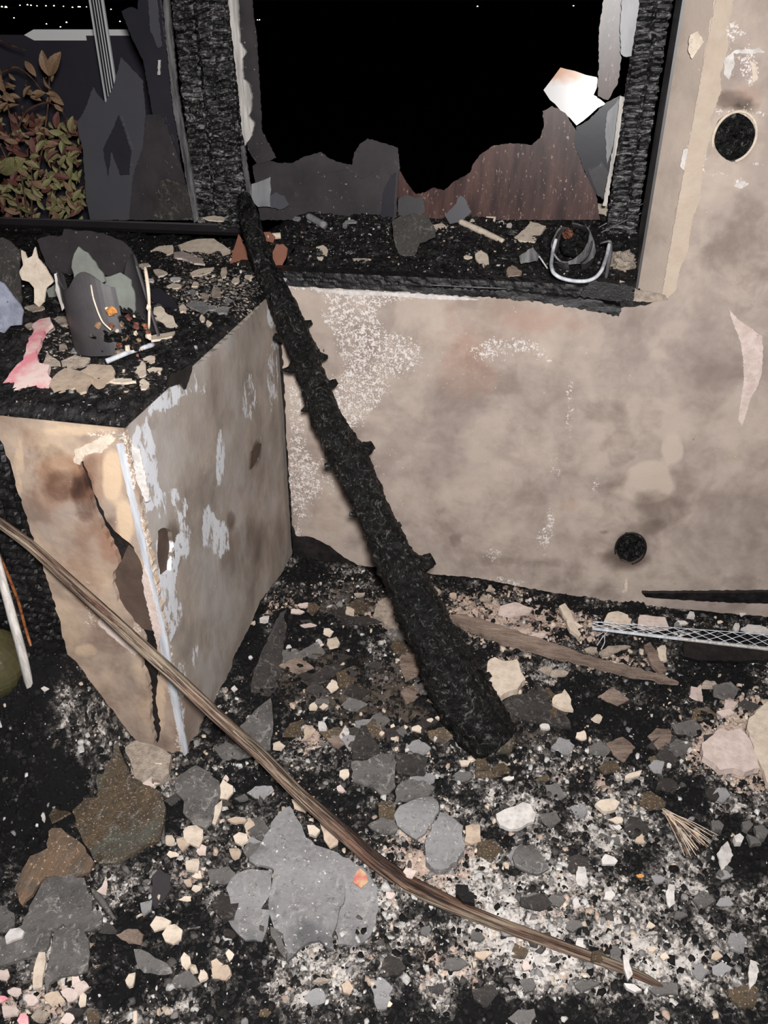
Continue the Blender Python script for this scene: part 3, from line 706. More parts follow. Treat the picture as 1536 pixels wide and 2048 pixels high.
# ---- the windows
w1 = thing('window_1', kind='structure', loc=(-.35, .40, .93))
def post(name, pxc, wpx, y, z0, z1, parent, seed, d=.05, **kw):
    c = PY(pxc, 0, y); w = wpx * depth(c) / F_PX
    return char_beam(name, (c[0], y + d / 2, z0), (c[0], y + d / 2, z1), w, d, M['charpost'], parent, seed=seed, **kw)
post('frame_post', 1311, 66, .385, .90, 1.66, w1, 3, amp=.008, rowh=.016, colw=.045)
post('frame_post', 422, 70, .385, .90, 1.66, w1, 4, amp=.009, rowh=.019, colw=.04)
w2 = thing('window_2', kind='structure', loc=(-1.4, .42, .93))
post('frame_post', 362, 44, .400, .90, 1.66, w2, 5, amp=.010, rowh=.024, colw=.03)
a = PY(-60, 443, .40); b = PY(512, 463, .40)
V, F = tube_mesh(np.array([a + (b - a) * t for t in np.linspace(0, 1, 30)]), .021, 4, None, .7)
obj('bottom_rail', V, F, M['railbar'], w2)
a = PY(-60, 434, .402); b = PY(505, 452, .402)
tube('rail_lip', [a, (a + b) / 2, b], .004, M['potdark'], w2, seg=5)
def sy(name, px, y, thick, mat, parent, jag=.0015, rs=.006, seed=None, **kw):
    sd = seed if seed is not None else int(px[0][0] * 3 + px[0][1]) % 999
    return sheetY(name, px, y, thick, M[mat], parent, step=None, jag=jag, rs=rs, seed=sd, **kw)
# right-hand window, left edge
sy('white_frame_strip', [(456, -10), (475, -10), (478, 60), (479, 84), (492, 104), (484, 118), (486, 158), (498, 168), (503, 190), (502, 222), (497, 232), (508, 246), (503, 272), (490, 292), (484, 262), (476, 180), (467, 100), (460, 40)], .375, .010, 'whitemetal', w1)
sy('white_frame_strip', [(481, 292), (489, 290), (495, 340), (506, 402), (498, 404), (486, 340)], .376, .006, 'greymetal', w1)
sy('glass_remnant', [(474, -10), (504, -10), (507, 30), (513, 70), (517, 130), (521, 200), (524, 262), (540, 292), (552, 316), (515, 330), (496, 300)], .42, .004, 'sootglass', w1)
# left-hand white strip beside the post, and slivers
sy('white_frame_strip', [(325, -10), (336, -10), (346, 80), (355, 180), (372, 280), (384, 345), (396, 440), (388, 446), (376, 380), (362, 300), (346, 220), (336, 120), (330, 60)], .372, .008, 'greymetal', w2)
sy('white_frame_strip', [(316, 120), (321, 120), (320, 150), (315, 150)], .40, .004, 'whitemetal', w2)
sy('glass_shard', [(153, 246), (170, 218), (186, 174), (196, 190), (211, 206), (228, 168), (236, 140), (242, 114), (262, 136), (285, 160), (291, 230), (284, 330), (264, 440), (180, 440), (172, 400), (166, 300), (158, 270)], .47, .004, 'greyglass', w2)
sy('glass_shard', [(243, 22), (262, 14), (276, 20), (276, -10), (322, -10), (330, 60), (345, 200), (362, 330), (376, 440), (338, 440), (318, 300), (300, 200), (286, 120), (262, 72)], .455, .004, 'darkglass', w2)
sy('glass_shard', [(296, -10), (312, -10), (318, 50), (324, 92), (316, 96), (300, 60)], .44, .005, 'greyglass', w2)
sy('glass_shard', [(286, 292), (292, 230), (320, 228), (338, 262), (352, 330), (340, 440), (258, 440), (266, 350)], .445, .004, 'sootglass', w2)
sy('glass_shard', [(312, 368), (344, 282), (362, 330), (390, 440), (300, 440)], .435, .004, 'sootglass', w2)
sy('glass_shard', [(318, 366), (332, 358), (376, 370), (392, 440), (306, 440)], .43, .004, 'slate_dark', w2)
sy('glass_shard', [(206, 300), (238, 230), (262, 300), (258, 350), (240, 350), (222, 300), (216, 352)], .462, .003, 'darkglass', w2)
# right-hand window, broken panes left in the frame
sy('glass_shard', [(505, 332), (530, 318), (560, 326), (585, 326), (612, 312), (642, 304), (660, 318), (676, 324), (704, 330), (708, 305), (722, 286), (735, 277), (765, 286), (795, 295), (800, 335), (795, 380), (790, 440), (520, 440)], .44, .004, 'sootglass', w1)
sy('glass_shard', [(630, 350), (690, 340), (724, 358), (786, 322), (797, 340), (792, 440), (634, 440)], .43, .004, 'sootglass', w1)
sy('glass_shard', [(760, 440), (765, 386), (782, 350), (792, 345), (786, 440)], .425, .003, 'darkglass', w1)
sy('glass_shard', [(795, 335), (806, 352), (818, 372), (832, 388), (850, 385), (868, 375), (888, 381), (905, 365), (940, 345), (946, 328), (962, 308), (985, 292), (1020, 286), (1064, 290), (1080, 276), (1088, 252), (1085, 222), (1104, 212), (1130, 226), (1153, 262), (1150, 290), (1165, 335), (1192, 385), (1200, 440), (796, 440)], .45, .004, 'maroon', w1)
sy('glass_shard', [(1152, 255), (1180, 238), (1212, 205), (1242, 190), (1236, 260), (1222, 330), (1208, 400), (1192, 388), (1166, 336), (1150, 290)], .44, .004, 'darkglass', w1)
sy('glass_shard', [(1176, 342), (1205, 325), (1222, 350), (1212, 396), (1196, 392)], .43, .004, 'sootglass', w1)
sy('glass_shard', [(1216, 222), (1240, 196), (1236, 262), (1214, 330), (1210, 260)], .42, .004, 'paleglass', w1)
sy('glass_shard', [(1208, -10), (1248, -10), (1243, 60), (1242, 122), (1236, 165), (1216, 200), (1196, 192), (1198, 60)], .435, .004, 'maroon', w1)
sy('white_frame_strip', [(1245, -10), (1280, -10), (1272, 50), (1263, 112), (1252, 114), (1242, 108), (1240, 50)], .378, .008, 'paleglass', w1)
sy('white_frame_strip', [(1240, 192), (1249, 194), (1240, 262), (1226, 340), (1214, 412), (1205, 412), (1220, 330), (1232, 255)], .378, .006, 'whitemetal', w1)
# charred sill boards
a = PY(540, 551, .0); b = PY(1268, 586, .0)
char_beam('sill_board', a + [0, .012, .0], b + [0, .012, 0], .05, .034, M['char'], w1, amp=.003, rowh=.045, colw=.012, step=.005, side=(0, 1, 0), seed=12)
a = PY(545, 563, -.01); b = PY(900, 580, -.01)
char_beam('sill_board', a + [0, .006, 0], b + [0, .006, 0], .03, .014, M['char'], w1, amp=.002, rowh=.06, colw=.01, step=.005, side=(0, 1, 0), seed=13)
sheetY('sill_board', [(820, 573), (900, 576), (1000, 582), (1100, 590), (1180, 599), (1240, 612), (1243, 622), (1238, 632), (1190, 622), (1100, 606), (1000, 596), (900, 589), (820, 584)], -.028, .03, M['char'], w1, step=.01, jag=.003, rs=.006, disp=lambda P: .006 * fbm(P[:, 0] * 12, P[:, 1] * 90, None, 3, 55))
sy('sill_board', [(1180, 560), (1266, 572), (1268, 598), (1230, 602), (1160, 592)], -.02, .03, 'char', w1, jag=.003)
tube('lip_line', [PY(860, 570, -.032), PY(960, 575, -.032), PY(1012, 577, -.032)], .0014, M['greymetal'], w1, seg=5)

# ---- floor debris bed
FB = dict(
    w=[(750, 1225, 60, 30, .5), (950, 1240, 90, 50, .75), (1100, 1250, 110, 50, .6), (1000, 1350, 50, 50, .4), (1440, 1500, 70, 60, .85), (1500, 1440, 60, 60, .8), (1500, 1560, 60, 40, .5), (620, 1480, 40, 30, .35), (900, 1700, 150, 60, .45), (60, 1980, 100, 80, .5), (160, 1930, 60, 60, .4), (300, 1540, 60, 40, .5),
       (1230, 1320, 100, 20, .5), (1150, 1800, 120, 60, .25), (1000, 1900, 300, 100, .15), (840, 1750, 80, 50, .3), (390, 1700, 40, 60, .3), (560, 1210, 40, 30, .3), (1050, 1180, 100, 14, .3), (1200, 1560, 90, 40, .2)],
    a=[(1200, 1850, 330, 190, .7), (800, 1880, 300, 160, .5), (950, 1620, 140, 90, .5), (1300, 1600, 200, 100, .35), (1100, 1500, 60, 50, .3), (620, 1500, 160, 60, .35), (1180, 1640, 130, 60, .6), (1400, 1800, 120, 120, .4), (520, 1950, 200, 80, .35), (1050, 1740, 110, 60, .4), (400, 1650, 70, 100, .25), (130, 1900, 130, 120, .3), (1300, 1940, 240, 100, .35)],
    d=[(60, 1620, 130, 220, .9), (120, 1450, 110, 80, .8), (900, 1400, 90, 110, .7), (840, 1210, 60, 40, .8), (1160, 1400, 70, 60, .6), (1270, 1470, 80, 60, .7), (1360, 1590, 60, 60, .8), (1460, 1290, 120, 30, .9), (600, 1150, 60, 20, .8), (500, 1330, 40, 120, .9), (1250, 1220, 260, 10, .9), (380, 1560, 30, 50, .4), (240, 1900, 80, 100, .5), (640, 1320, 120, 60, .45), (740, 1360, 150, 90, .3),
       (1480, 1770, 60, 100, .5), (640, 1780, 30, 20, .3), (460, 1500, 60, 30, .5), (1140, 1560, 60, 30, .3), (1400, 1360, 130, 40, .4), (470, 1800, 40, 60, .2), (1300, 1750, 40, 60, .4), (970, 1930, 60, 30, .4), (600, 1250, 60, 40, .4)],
    b=[(700, 1350, 200, 90, .5), (780, 1420, 160, 60, .4), (1050, 1460, 90, 50, .4), (1090, 1640, 100, 40, .4), (430, 1600, 60, 40, .4), (850, 1300, 60, 60, .3), (700, 1200, 100, 40, .5), (300, 1760, 60, 60, .3)])
ffn = lambda a, b: PZ(a, b, .0)
def fmask(P):
    q = np.stack([blobs(P, ffn, [0, 1], FB[c]) for c in 'wadb'], 1)
    x, y = P[:, 0], P[:, 1]
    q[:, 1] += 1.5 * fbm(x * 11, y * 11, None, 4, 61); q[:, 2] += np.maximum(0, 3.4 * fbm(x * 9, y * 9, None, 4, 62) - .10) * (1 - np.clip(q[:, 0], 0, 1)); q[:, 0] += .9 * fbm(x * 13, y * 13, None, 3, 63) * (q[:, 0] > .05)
    return q
hfield('ash_bed', -1.5, 1.05, -1.62, .018, .0052, HFd, M['ash'], fmask, skirt=-.07, label='bed of grey, white and black ash and crumbled rubble covering the floor', cat='ash', kind='stuff')
# ============================================================ OBJECTS
def poly(cx, cy, rx, ry, n=7, seed=0, j=.4):
    rr = np.random.RandomState(seed)
    return [(cx + rx * math.cos(a) * (1 + rr.uniform(-j, j)), cy + ry * math.sin(a) * (1 + rr.uniform(-j, j))) for a in (np.arange(n) + rr.uniform(-.25, .25, n)) * 2 * math.pi / n]

# ---- burnt trunk leaning from the floor over the sill corner
B0 = PS(985, 1492, HF) + [0, 0, .03]
T0 = PY(495, 430, .06)
tn = np.cross(T0 - B0, RT); tn /= np.linalg.norm(tn)
PT = lambda a, b: pplane(a, b, B0, tn)
tc = [(488, 392, 13), (500, 440, 19), (512, 490, 21), (534, 545, 22), (562, 600, 25), (585, 655, 29), (606, 710, 29), (628, 770, 29), (655, 840, 32), (690, 905, 38), (713, 950, 36), (738, 1005, 35), (765, 1065, 35), (796, 1130, 42), (828, 1195, 46), (858, 1260, 50), (890, 1325, 52), (925, 1390, 56), (958, 1445, 58), (990, 1490, 52)]
tr = thing('burnt_tree', 'charred black tree trunk with stubs leaning from the floor over the sill corner', 'tree trunk', tuple(B0))
P = [PT(a, b) for a, b, _ in tc]; R = [r * depth(p) / F_PX for p, (_, _, r) in zip(P, tc)]
def barkd(L, A):
    x = np.cos(A) * 2; y = np.sin(A) * 2
    return .30 * fbm(L * 13 + x, y + L * 4, x, 4, 3) + .30 * fbm(x * 3, y * 3, L * 90, 3, 5) * .9 + .14 * fbm(x * 1.2, y, L * 30, 3, 8)
tube('stem', P, R, M['bark'], tr, seg=44, n=420, disp=barkd)
stubs = [((585, 650), (617, 645), 13, 5), ((612, 705), (648, 712), 14, 4), ((640, 770), (668, 764), 12, 6), ((700, 905), (738, 892), 20, 9), ((775, 1050), (797, 1048), 11, 5), ((810, 1135), (856, 1120), 22, 14), ((880, 1270), (915, 1262), 16, 8),
         ((575, 672), (553, 672), 9, 7), ((600, 728), (571, 738), 9, 2.5), ((630, 800), (607, 818), 8, 2), ((680, 915), (655, 930), 10, 7), ((680, 905), (660, 905), 6, 2), ((735, 1020), (705, 1026), 8, 4), ((755, 1060), (732, 1068), 6, 3), ((905, 1350), (868, 1352), 16, 6), ((790, 1130), (760, 1128), 12, 6), ((842, 1180), (870, 1195), 12, 6), ((930, 1370), (972, 1352), 14, 6)]
for k, (a, b, r0, r1) in enumerate(stubs):
    A = PT(*a); Bq = PT(*b); s = depth(A) / F_PX
    Bq = A + (Bq - A) * 1.22; mid = A + (Bq - A) * .6 - UP * .006
    tube('branch_stub', [A, mid, Bq], [r0 * 2.3 * s, r0 * .85 * s, r1 * .95 * s], M['bark'], tr, seg=14, n=16, disp=lambda L, A_, k=k: .5 * fbm(np.cos(A_) * 2 + k, np.sin(A_) * 2, L * 160, 3, k))
tube('singed_root_end', [PT(1000, 1482), PT(1024, 1492)], [.034, .022], M['slate_brown'], tr, seg=16, n=10, disp=lambda L, A_: .3 * fbm(np.cos(A_) * 2, np.sin(A_) * 2, L * 60, 3, 2))

# ---- long weathered stick
v0 = np.array([-.16, -1.03, 0]); v1 = np.array([-1.05, -.87, 0]); vn = np.array([-(v1 - v0)[1], (v1 - v0)[0], 0])
sk = [(-60, 1005, 10), (0, 1046, 11), (60, 1090, 12), (150, 1172, 13), (250, 1262, 14), (340, 1343, 14), (430, 1428, 14), (520, 1508, 14), (600, 1590, 14), (680, 1660, 16), (750, 1722, 17), (815, 1768, 18)]
P = [pplane(a, b, v0, vn) for a, b, _ in sk]; R = [r * depth(p) / F_PX for p, (_, _, r) in zip(P, sk)]
for a, b, r in [(860, 1798, 18), (930, 1830, 15), (1000, 1858, 14), (1080, 1886, 13), (1160, 1915, 12), (1230, 1940, 11), (1290, 1965, 9), (1335, 1990, 4)]:
    p = PS(a, b, HF) + [0, 0, .014]; P.append(p); R.append(r * depth(p) / F_PX)
st = thing('weathered_stick', 'long bowed brown and grey wooden stick lying across the floor before the pier', 'stick', tuple(P[-1]))
tube('shaft', P, R, M['stick'], st, seg=16, n=260, axcol=True, disp=lambda L, A: .10 * fbm(np.cos(A) * 3, np.sin(A) * 3, L * 6, 4, 9) + .22 * fbm(np.cos(A) * 6, np.sin(A) * 6, L * 2, 2, 4), flat=.75)
for k, (a, b, c, d) in enumerate([(330, 1330, 470, 1455), (560, 1545, 700, 1672), (150, 1165, 260, 1262)]):
    A = pplane(a, b, v0, vn); Bq = pplane(c, d, v0, vn); mid = (A + Bq) / 2 + [0, -.004, .006]
    tube('peeling_fibre', [A + [0, -.01, .002], mid + [0, -.008, 0], Bq + [0, -.01, .002]], [.001, .0028, .0008], M['stem'], st, seg=6, n=20)

# ---- fallen lantern on the sill, right end
c = PS(1150, 548, HS)
ln = thing('broken_lantern', 'broken grey metal lantern with amber lump inside, at the right end of the sill', 'lantern', tuple(c))
py_ = c[1]
def yy(a, b, dy=0.): return PY(a, b, py_ + dy)
tube('rim', [PY(p[0], p[1], py_ - .03 + (-.055 - py_ + .03) * float(sst(490, 552, p[1]))) for p in [(1112, 478), (1106, 500), (1102, 530), (1106, 546), (1120, 556), (1145, 562), (1172, 563), (1192, 556), (1204, 540), (1214, 510), (1219, 487)]], .0045, M['galv'], ln, seg=10, n=60, flat=1.0)
sheetY('liner_plate', [(1108, 524), (1125, 527), (1148, 518), (1166, 502), (1176, 484), (1180, 462), (1186, 476), (1192, 500), (1188, 515), (1170, 528), (1150, 528), (1130, 530)], py_ - .012, .004, M['greymetal'], ln, step=None, jag=.0006, rs=.006, disp=None)
def shell(name, C, r, a0, a1, z0, topf, mat, parent, th=.004, na=26, nz=10, axis=(0, 0, 1), rib=0., botf=None, seed=0):
    ax = np.asarray(axis, float); ax /= np.linalg.norm(ax)
    u = np.cross(ax, [0, 1, 0] if abs(ax[1]) < .9 else [1, 0, 0]); u /= np.linalg.norm(u); v = np.cross(ax, u)
    A = np.linspace(a0, a1, na); V = []
    for o in (0, th):
        for i, a in enumerate(A):
            t = i / (na - 1); z1 = topf(t); zb = botf(t) if botf else z0
            for j in range(nz):
                z = zb + (z1 - zb) * j / (nz - 1)
                rr = r - o + rib * (i % 2) * (1 if o == 0 else 0)
                V.append(np.asarray(C) + ax * z + (u * math.cos(a) + v * math.sin(a)) * rr)
    n = na * nz; F = []
    for i in range(na - 1):
        for j in range(nz - 1):
            a_ = i * nz + j; q = (a_, a_ + nz, a_ + nz + 1, a_ + 1)
            F.append(q); F.append(tuple(x + n for x in q[::-1]))
        for j in (0, nz - 1):
            a_ = i * nz + j; F.append((a_, a_ + n, a_ + nz + n, a_ + nz) if j == 0 else (a_, a_ + nz, a_ + nz + n, a_ + n))
    for i in (0, na - 1):
        for j in range(nz - 1):
            a_ = i * nz + j; F.append((a_, a_ + 1, a_ + 1 + n, a_ + n) if i == 0 else (a_, a_ + n, a_ + 1 + n, a_ + 1))
    return obj(name, V, F, mat, parent, smooth=False)
cc = yy(1145, 495, .02); rr_ = .043
jag = lambda k, lo, hi: (lambda t: lo + (hi - lo) * (float(vnoise(np.array([t * 6.0 + k]), np.array([k * 1.7]))[0])))
shell('outer_shell', cc, .052, 1.9, 4.6, -.05, jag(3, .02, .05), M['potdark'], ln, axis=(-.12, -.75, .5), nz=6, seed=1)
shell('outer_shell', cc, .050, -1.5, 1.3, -.05, jag(9, .0, .045), M['greymetal'], ln, axis=(-.12, -.75, .5), nz=6, seed=2)
def lump(name, c, r, mat, parent=None, seed=0, amp=.5, sc=(1, 1, 1), nu=20, nv=14, fr=2.5, **kw):
    V = []; F = []
    for i in range(nv + 1):
        th = math.pi * i / nv
        for j in range(nu):
            ph = 2 * math.pi * j / nu
            d = np.array([math.sin(th) * math.cos(ph), math.sin(th) * math.sin(ph), math.cos(th)])
            V.append(d)
    V = np.array(V); q = 1 + amp * 2 * fbm(V[:, 0] * fr + seed, V[:, 1] * fr, V[:, 2] * fr, 4, seed)
    V = V * q[:, None] * r * np.array(sc) + np.asarray(c)
    for i in range(nv):
        for j in range(nu):
            a = i * nu + j; b = i * nu + (j + 1) % nu; F.append((a, a + nu, b + nu, b))
    return obj(name, V, F, mat, parent, **kw)
lump('amber_lump', yy(1134, 468, .0), .013, M['amber'], ln, 3, .6)
lump('burnt_filling', yy(1148, 480, .03), .034, M['bark'], ln, 4, .5)
tube('side_clip', [yy(1200, 487, -.02), yy(1222, 480, -.02), yy(1220, 510, -.02), yy(1212, 556, -.02)], [.002, .004, .006, .004], M['greymetal'], ln, seg=8, n=24)
for k, (a, b) in enumerate([((1080, 500), (1124, 484)), ((1073, 515), (1130, 530))]): pass
standing('side_flap', [(1038, 512), (1066, 494), (1078, 510), (1074, 522), (1042, 528)], py_ - .02, .003, M['greymetal'], parent=ln, step=.006)
tube('side_strut', [yy(1078, 512, -.02), yy(1095, 537, -.02)], .0022, M['whitemetal'], ln, seg=6, n=6)

# ---- broken plant pot on the pier
c = PS(222, 700, HL); c = c + [0, 0, -.002]
pt = thing('broken_plant_pot', 'broken dark ribbed plant pot with burnt root ball standing on the pier', 'plant pot', tuple(c))
C0 = c + np.array([0, .035, .0]); s = depth(c) / F_PX; Rp = 88 * s
AX = (.16, -.02, 1)
def top1(t): return .12 + .03 * math.sin(t * 3) - .07 * max(0, t - .5) + .008 * (int(t * 9) % 2)
shell('ribbed_shell', C0 + [-.006, 0, 0], Rp, 3.5, 5.35, 0, lambda t: .15 + .02 * math.sin(t * 7) - .10 * max(0., t - .45), M['potdark'], pt, na=44, nz=8, axis=(-.18, .02, 1), rib=.0014)
shell('back_shell', C0, Rp * .98, .1, 2.3, 0, lambda t: .15 + .018 * math.sin(t * 11), M['potdark'], pt, na=24, nz=8, axis=(-.10, .1, 1))
standing('glazed_shard', [(143, 535), (148, 508), (157, 493), (175, 505), (190, 523), (205, 545), (211, 562), (182, 571), (164, 570), (150, 572)], c[1] - .01, .004, M['potgreen'], parent=pt, step=.01, lean=.3)
standing('glazed_shard', [(182, 571), (200, 556), (240, 545), (262, 560), (270, 600), (268, 640), (235, 618), (215, 600), (196, 606), (188, 590)], c[1] + .05, .004, M['potgreen'], parent=pt, step=.01, lean=.2)
tube('pale_broken_edge', [PY(182, 570, c[1] - .05), PY(186, 595, c[1] - .06), PY(196, 625, c[1] - .07), PY(205, 645, c[1] - .075), PY(222, 660, c[1] - .08)], .0018, M['cream'], pt, seg=6, n=20)
lump('root_ball', C0 + [.012, -.03, .035], .062, M['bark'], pt, 6, .5, (1, .9, .9), 40, 26, 4)
rr = np.random.RandomState(4)
for k in range(40):
    a = rr.uniform(195, 300); b = rr.uniform(610, 712)
    lump('root_crumb', PY(a, b, C0[1] - .075 + rr.uniform(-.01, .01)), rr.uniform(.003, .007), [M['amber'], M['cream'], M['leafred'], M['bark'], M['leafbrown']][k % 5], pt, k, .8, nu=7, nv=5)
lump('orange_crumb', PY(223, 622, C0[1] - .085), .010, M['orange'], pt, 3, .6, nu=10, nv=7)
standing('white_edge', [(108, 548), (113, 546), (120, 590), (128, 616), (124, 622), (114, 590)], c[1] + .0, .003, M['whitemetal'], parent=pt, step=.01)

# ---- pieces on the pier top and sill (name, label, category, material, outline, way it sits, args)
def put(name, label, cat, mat, px, surf, th=.005, tilt=(0, 0), dz=.004, **kw):
    return lying(name, px, surf, th, M[mat], tilt, dz, label=label, cat=cat, **kw)
def stand(name, label, cat, mat, px, surf, th=.004, lean=.2, yaw=0., foot=None, back=0., **kw):
    fx = foot or max(px, key=lambda q: q[1])
    y = PS(fx[0], fx[1], surf)[1] + back
    return shard(name, px, PY(fx[0], fx[1], y), np.array([yaw, -1., lean]), th, M[mat], label=label, cat=cat, **kw)
o = tube('pale_wire', [PY(290, 535, -.52), PY(296, 570, -.54), PY(299, 610, -.56), PY(298, 655, -.58), PS(296, 668, HL)], [.0035, .004, .003, .0025, .0015], M['cream'], None, seg=8, n=30, label='upright cream strip standing just right of the plant pot', cat='strip')
o = tube('metal_rod', [PS(215, 734, HL) + [0, 0, .012], PS(262, 716, HL) + [0, 0, .014], PS(308, 700, HL) + [0, 0, .012]], .0055, M['galv'], None, seg=10, n=14, label='short pale grey rod lying in front of the plant pot', cat='rod')
stand('cream_panel', 'jagged cream panel standing upright left of the plant pot', 'panel', 'cream', [(42, 500), (49, 504), (54, 517), (64, 512), (70, 494), (75, 516), (90, 533), (107, 563), (92, 577), (88, 604), (78, 614), (68, 606), (68, 576), (58, 564), (44, 560), (37, 545), (46, 530), (43, 515)], HL, back=-.02, jag=.1, step=.006)
stand('grey_slab', 'dark grey slab standing at the left edge below the rail', 'slab', 'slate_dark', [(-20, 470), (20, 482), (38, 500), (36, 545), (44, 600), (30, 640), (-20, 640)], HL, back=.0)
stand('ashy_sheet', 'pale blue-grey ashy sheet standing at the far left of the pier', 'sheet', 'bluish', [(-20, 560), (6, 566), (28, 596), (46, 622), (42, 650), (20, 652), (8, 666), (-20, 660)], HL, back=-.02)
stand('soot_glass_slab', 'wide soot-speckled glass piece standing behind the plant pot', 'glass shard', 'sootglass', [(74, 480), (90, 474), (124, 471), (128, 458), (160, 462), (205, 466), (240, 480), (262, 500), (280, 540), (200, 556), (106, 552), (92, 530)], HL, lean=.1, back=.03)
stand('glass_sliver', 'pale green glass sliver beside the cream panel', 'glass shard', 'potgreen', [(92, 578), (112, 566), (120, 592), (98, 596)], HL)
put('plaster_flake', 'largest cream plaster flake on the pier, near its front edge', 'plaster flake', 'tan', [(160, 742), (180, 728), (222, 730), (230, 742), (230, 756), (212, 766), (208, 780), (192, 776), (180, 764), (188, 756)], HL, tilt=(0, -.2))
put('plaster_flake', 'notched cream plaster flake left of the largest one on the pier', 'plaster flake', 'tan', [(112, 748), (130, 736), (160, 742), (186, 758), (176, 770), (172, 782), (160, 786), (150, 774), (132, 782), (108, 792), (98, 770)], HL, tilt=(0, -.15))
put('plaster_flake', 'grey-cream plaster flake standing below the ribbed pot', 'plaster flake', 'crumb', [(122, 722), (150, 710), (180, 715), (168, 738), (140, 744), (124, 740)], HL, tilt=(.1, -.4))
put('plaster_flake', 'beige plaster flake tucked behind the pink cloth', 'plaster flake', 'crumb', [(82, 732), (94, 706), (120, 724), (118, 742), (98, 746)], HL, tilt=(.1, -.4))
o = put('crumpled_cloth', 'crumpled pink and white cloth on the front left corner of the pier', 'cloth', 'pink', [(-30, 792), (10, 776), (30, 752), (52, 732), (58, 700), (70, 672), (68, 652), (80, 640), (100, 634), (106, 650), (92, 668), (86, 690), (76, 718), (84, 738), (104, 742), (100, 756), (108, 768), (96, 790), (70, 804), (20, 800), (-30, 800)], HL, th=.01, tilt=(0, -.25), curve=.015, grid=.012)
put('dark_leaf_shard', 'dark leaf-shaped glass shard right of the upright cream strip', 'glass shard', 'darkglass', [(300, 578), (318, 576), (340, 590), (356, 615), (360, 628), (330, 624), (306, 606)], HL, tilt=(0, -.2))
put('plaster_flake', 'cream bird-shaped plaster flake beside the plant pot', 'plaster flake', 'cream', [(308, 615), (322, 612), (330, 624), (346, 632), (356, 652), (350, 666), (336, 664), (326, 646), (306, 634)], HL, tilt=(0, -.3), th=.006)
put('plaster_flake', 'thin cream strip lying under the bird-shaped flake', 'plaster flake', 'cream', [(300, 672), (330, 666), (350, 662), (344, 672), (318, 678), (302, 680)], HL)
put('plaster_flake', 'long layered cream plaster slab below the black rail', 'plaster slab', 'cream', [(356, 490), (372, 484), (395, 478), (428, 477), (440, 486), (452, 494), (461, 500), (455, 514), (430, 516), (404, 512), (384, 504), (362, 500)], HL, th=.012, tilt=(0, -.3))
put('plaster_flake', 'cream plaster flake left of the long layered slab', 'plaster flake', 'cream', [(304, 500), (320, 492), (345, 490), (346, 502), (330, 512), (312, 510)], HL, tilt=(0, -.3), th=.007)
put('plaster_flake', 'pale flake in front of the long layered slab', 'plaster flake', 'palepink', [(346, 504), (366, 502), (384, 510), (404, 516), (410, 528), (388, 526), (370, 518), (350, 514)], HL)
put('plaster_flake', 'cream flake resting against the left terracotta shard', 'plaster flake', 'cream', [(380, 546), (398, 538), (428, 534), (420, 544), (398, 552), (384, 553)], HL, tilt=(0, -.2))
put('slate_flake', 'grey diamond-shaped slate flake in the middle of the pier top', 'slate', 'slate_light', [(372, 608), (390, 600), (412, 606), (416, 618), (406, 626), (392, 618)], HL)
put('terracotta_shard', 'brown terracotta triangle standing left of the trunk', 'terracotta shard', 'terra', [(456, 538), (468, 496), (477, 468), (490, 492), (503, 540), (500, 548), (474, 544)], HL, th=.006, tilt=(0, -2.2), dz=.02)
stand('terracotta_shard', 'brown curved terracotta shard standing right of the trunk', 'terracotta shard', 'terra', [(545, 505), (552, 490), (566, 488), (575, 497), (572, 516), (562, 538), (556, 546), (548, 528)], HS, lean=.2, back=.02)
stand('terracotta_shard', 'small brown terracotta shard behind the trunk', 'terracotta shard', 'terra', [(516, 464), (540, 464), (550, 474), (546, 486), (528, 484)], HS, lean=.2)
tube('rolled_flake', [PS(536, 482, HS) + [0, 0, .012], PS(562, 480, HS) + [0, 0, .012]], .009, M['cream'], None, seg=10, n=8, label='rolled cream flake above the curved terracotta shard', cat='plaster flake')
shard('charred_flake', [(333, 772), (340, 750), (385, 728), (384, 742), (372, 778), (362, 766), (350, 770)], PX(360, 755, -.728), np.array([1., 0, .2]), .005, M['char'], label='black charred flake hanging over the edge of the pier', cat='charred flake')

k = 0
for (a, b, rx, ry, mm) in [(317, 545, 13, 6, 'cream'), (348, 571, 16, 4, 'cream'), (352, 557, 10, 5, 'whitep'), (391, 568, 10, 5, 'cream'), (431, 586, 13, 10, 'crumb'), (411, 592, 8, 8, 'crumb'), (448, 545, 6, 9, 'cream'), (366, 617, 9, 7, 'cream'), (404, 636, 6, 6, 'cream'), (447, 620, 14, 7, 'slate_light'),
                           (424, 614, 10, 5, 'slate_light'), (416, 646, 6, 5, 'cream'), (496, 552, 7, 4, 'cream'), (288, 530, 12, 5, 'cream'), (300, 560, 8, 4, 'whitep'), (240, 760, 30, 4, 'cream'), (284, 742, 12, 16, 'cream'), (300, 718, 14, 7, 'cream'), (310, 740, 14, 6, 'cream'), (286, 770, 10, 10, 'cream'), (470, 560, 8, 5, 'cream'),
                           (340, 600, 7, 4, 'slate_light'), (385, 583, 8, 4, 'slate_light'), (456, 600, 9, 5, 'slate_light'), (130, 640, 22, 8, 'crumb'), (95, 655, 14, 8, 'crumb'), (70, 615, 16, 6, 'crumb'), (60, 650, 12, 6, 'crumb'), (155, 700, 14, 6, 'slate_light'), (125, 695, 8, 6, 'crumb')]:
    lying('plaster_chip', poly(a, b, rx, ry, 8, k), HL, .005, M[mm], (0, -.1), .002, step=.006, label='small pale chip scattered in the charcoal on the pier top', cat='chip', group='pale chips on the pier top'); k += 1

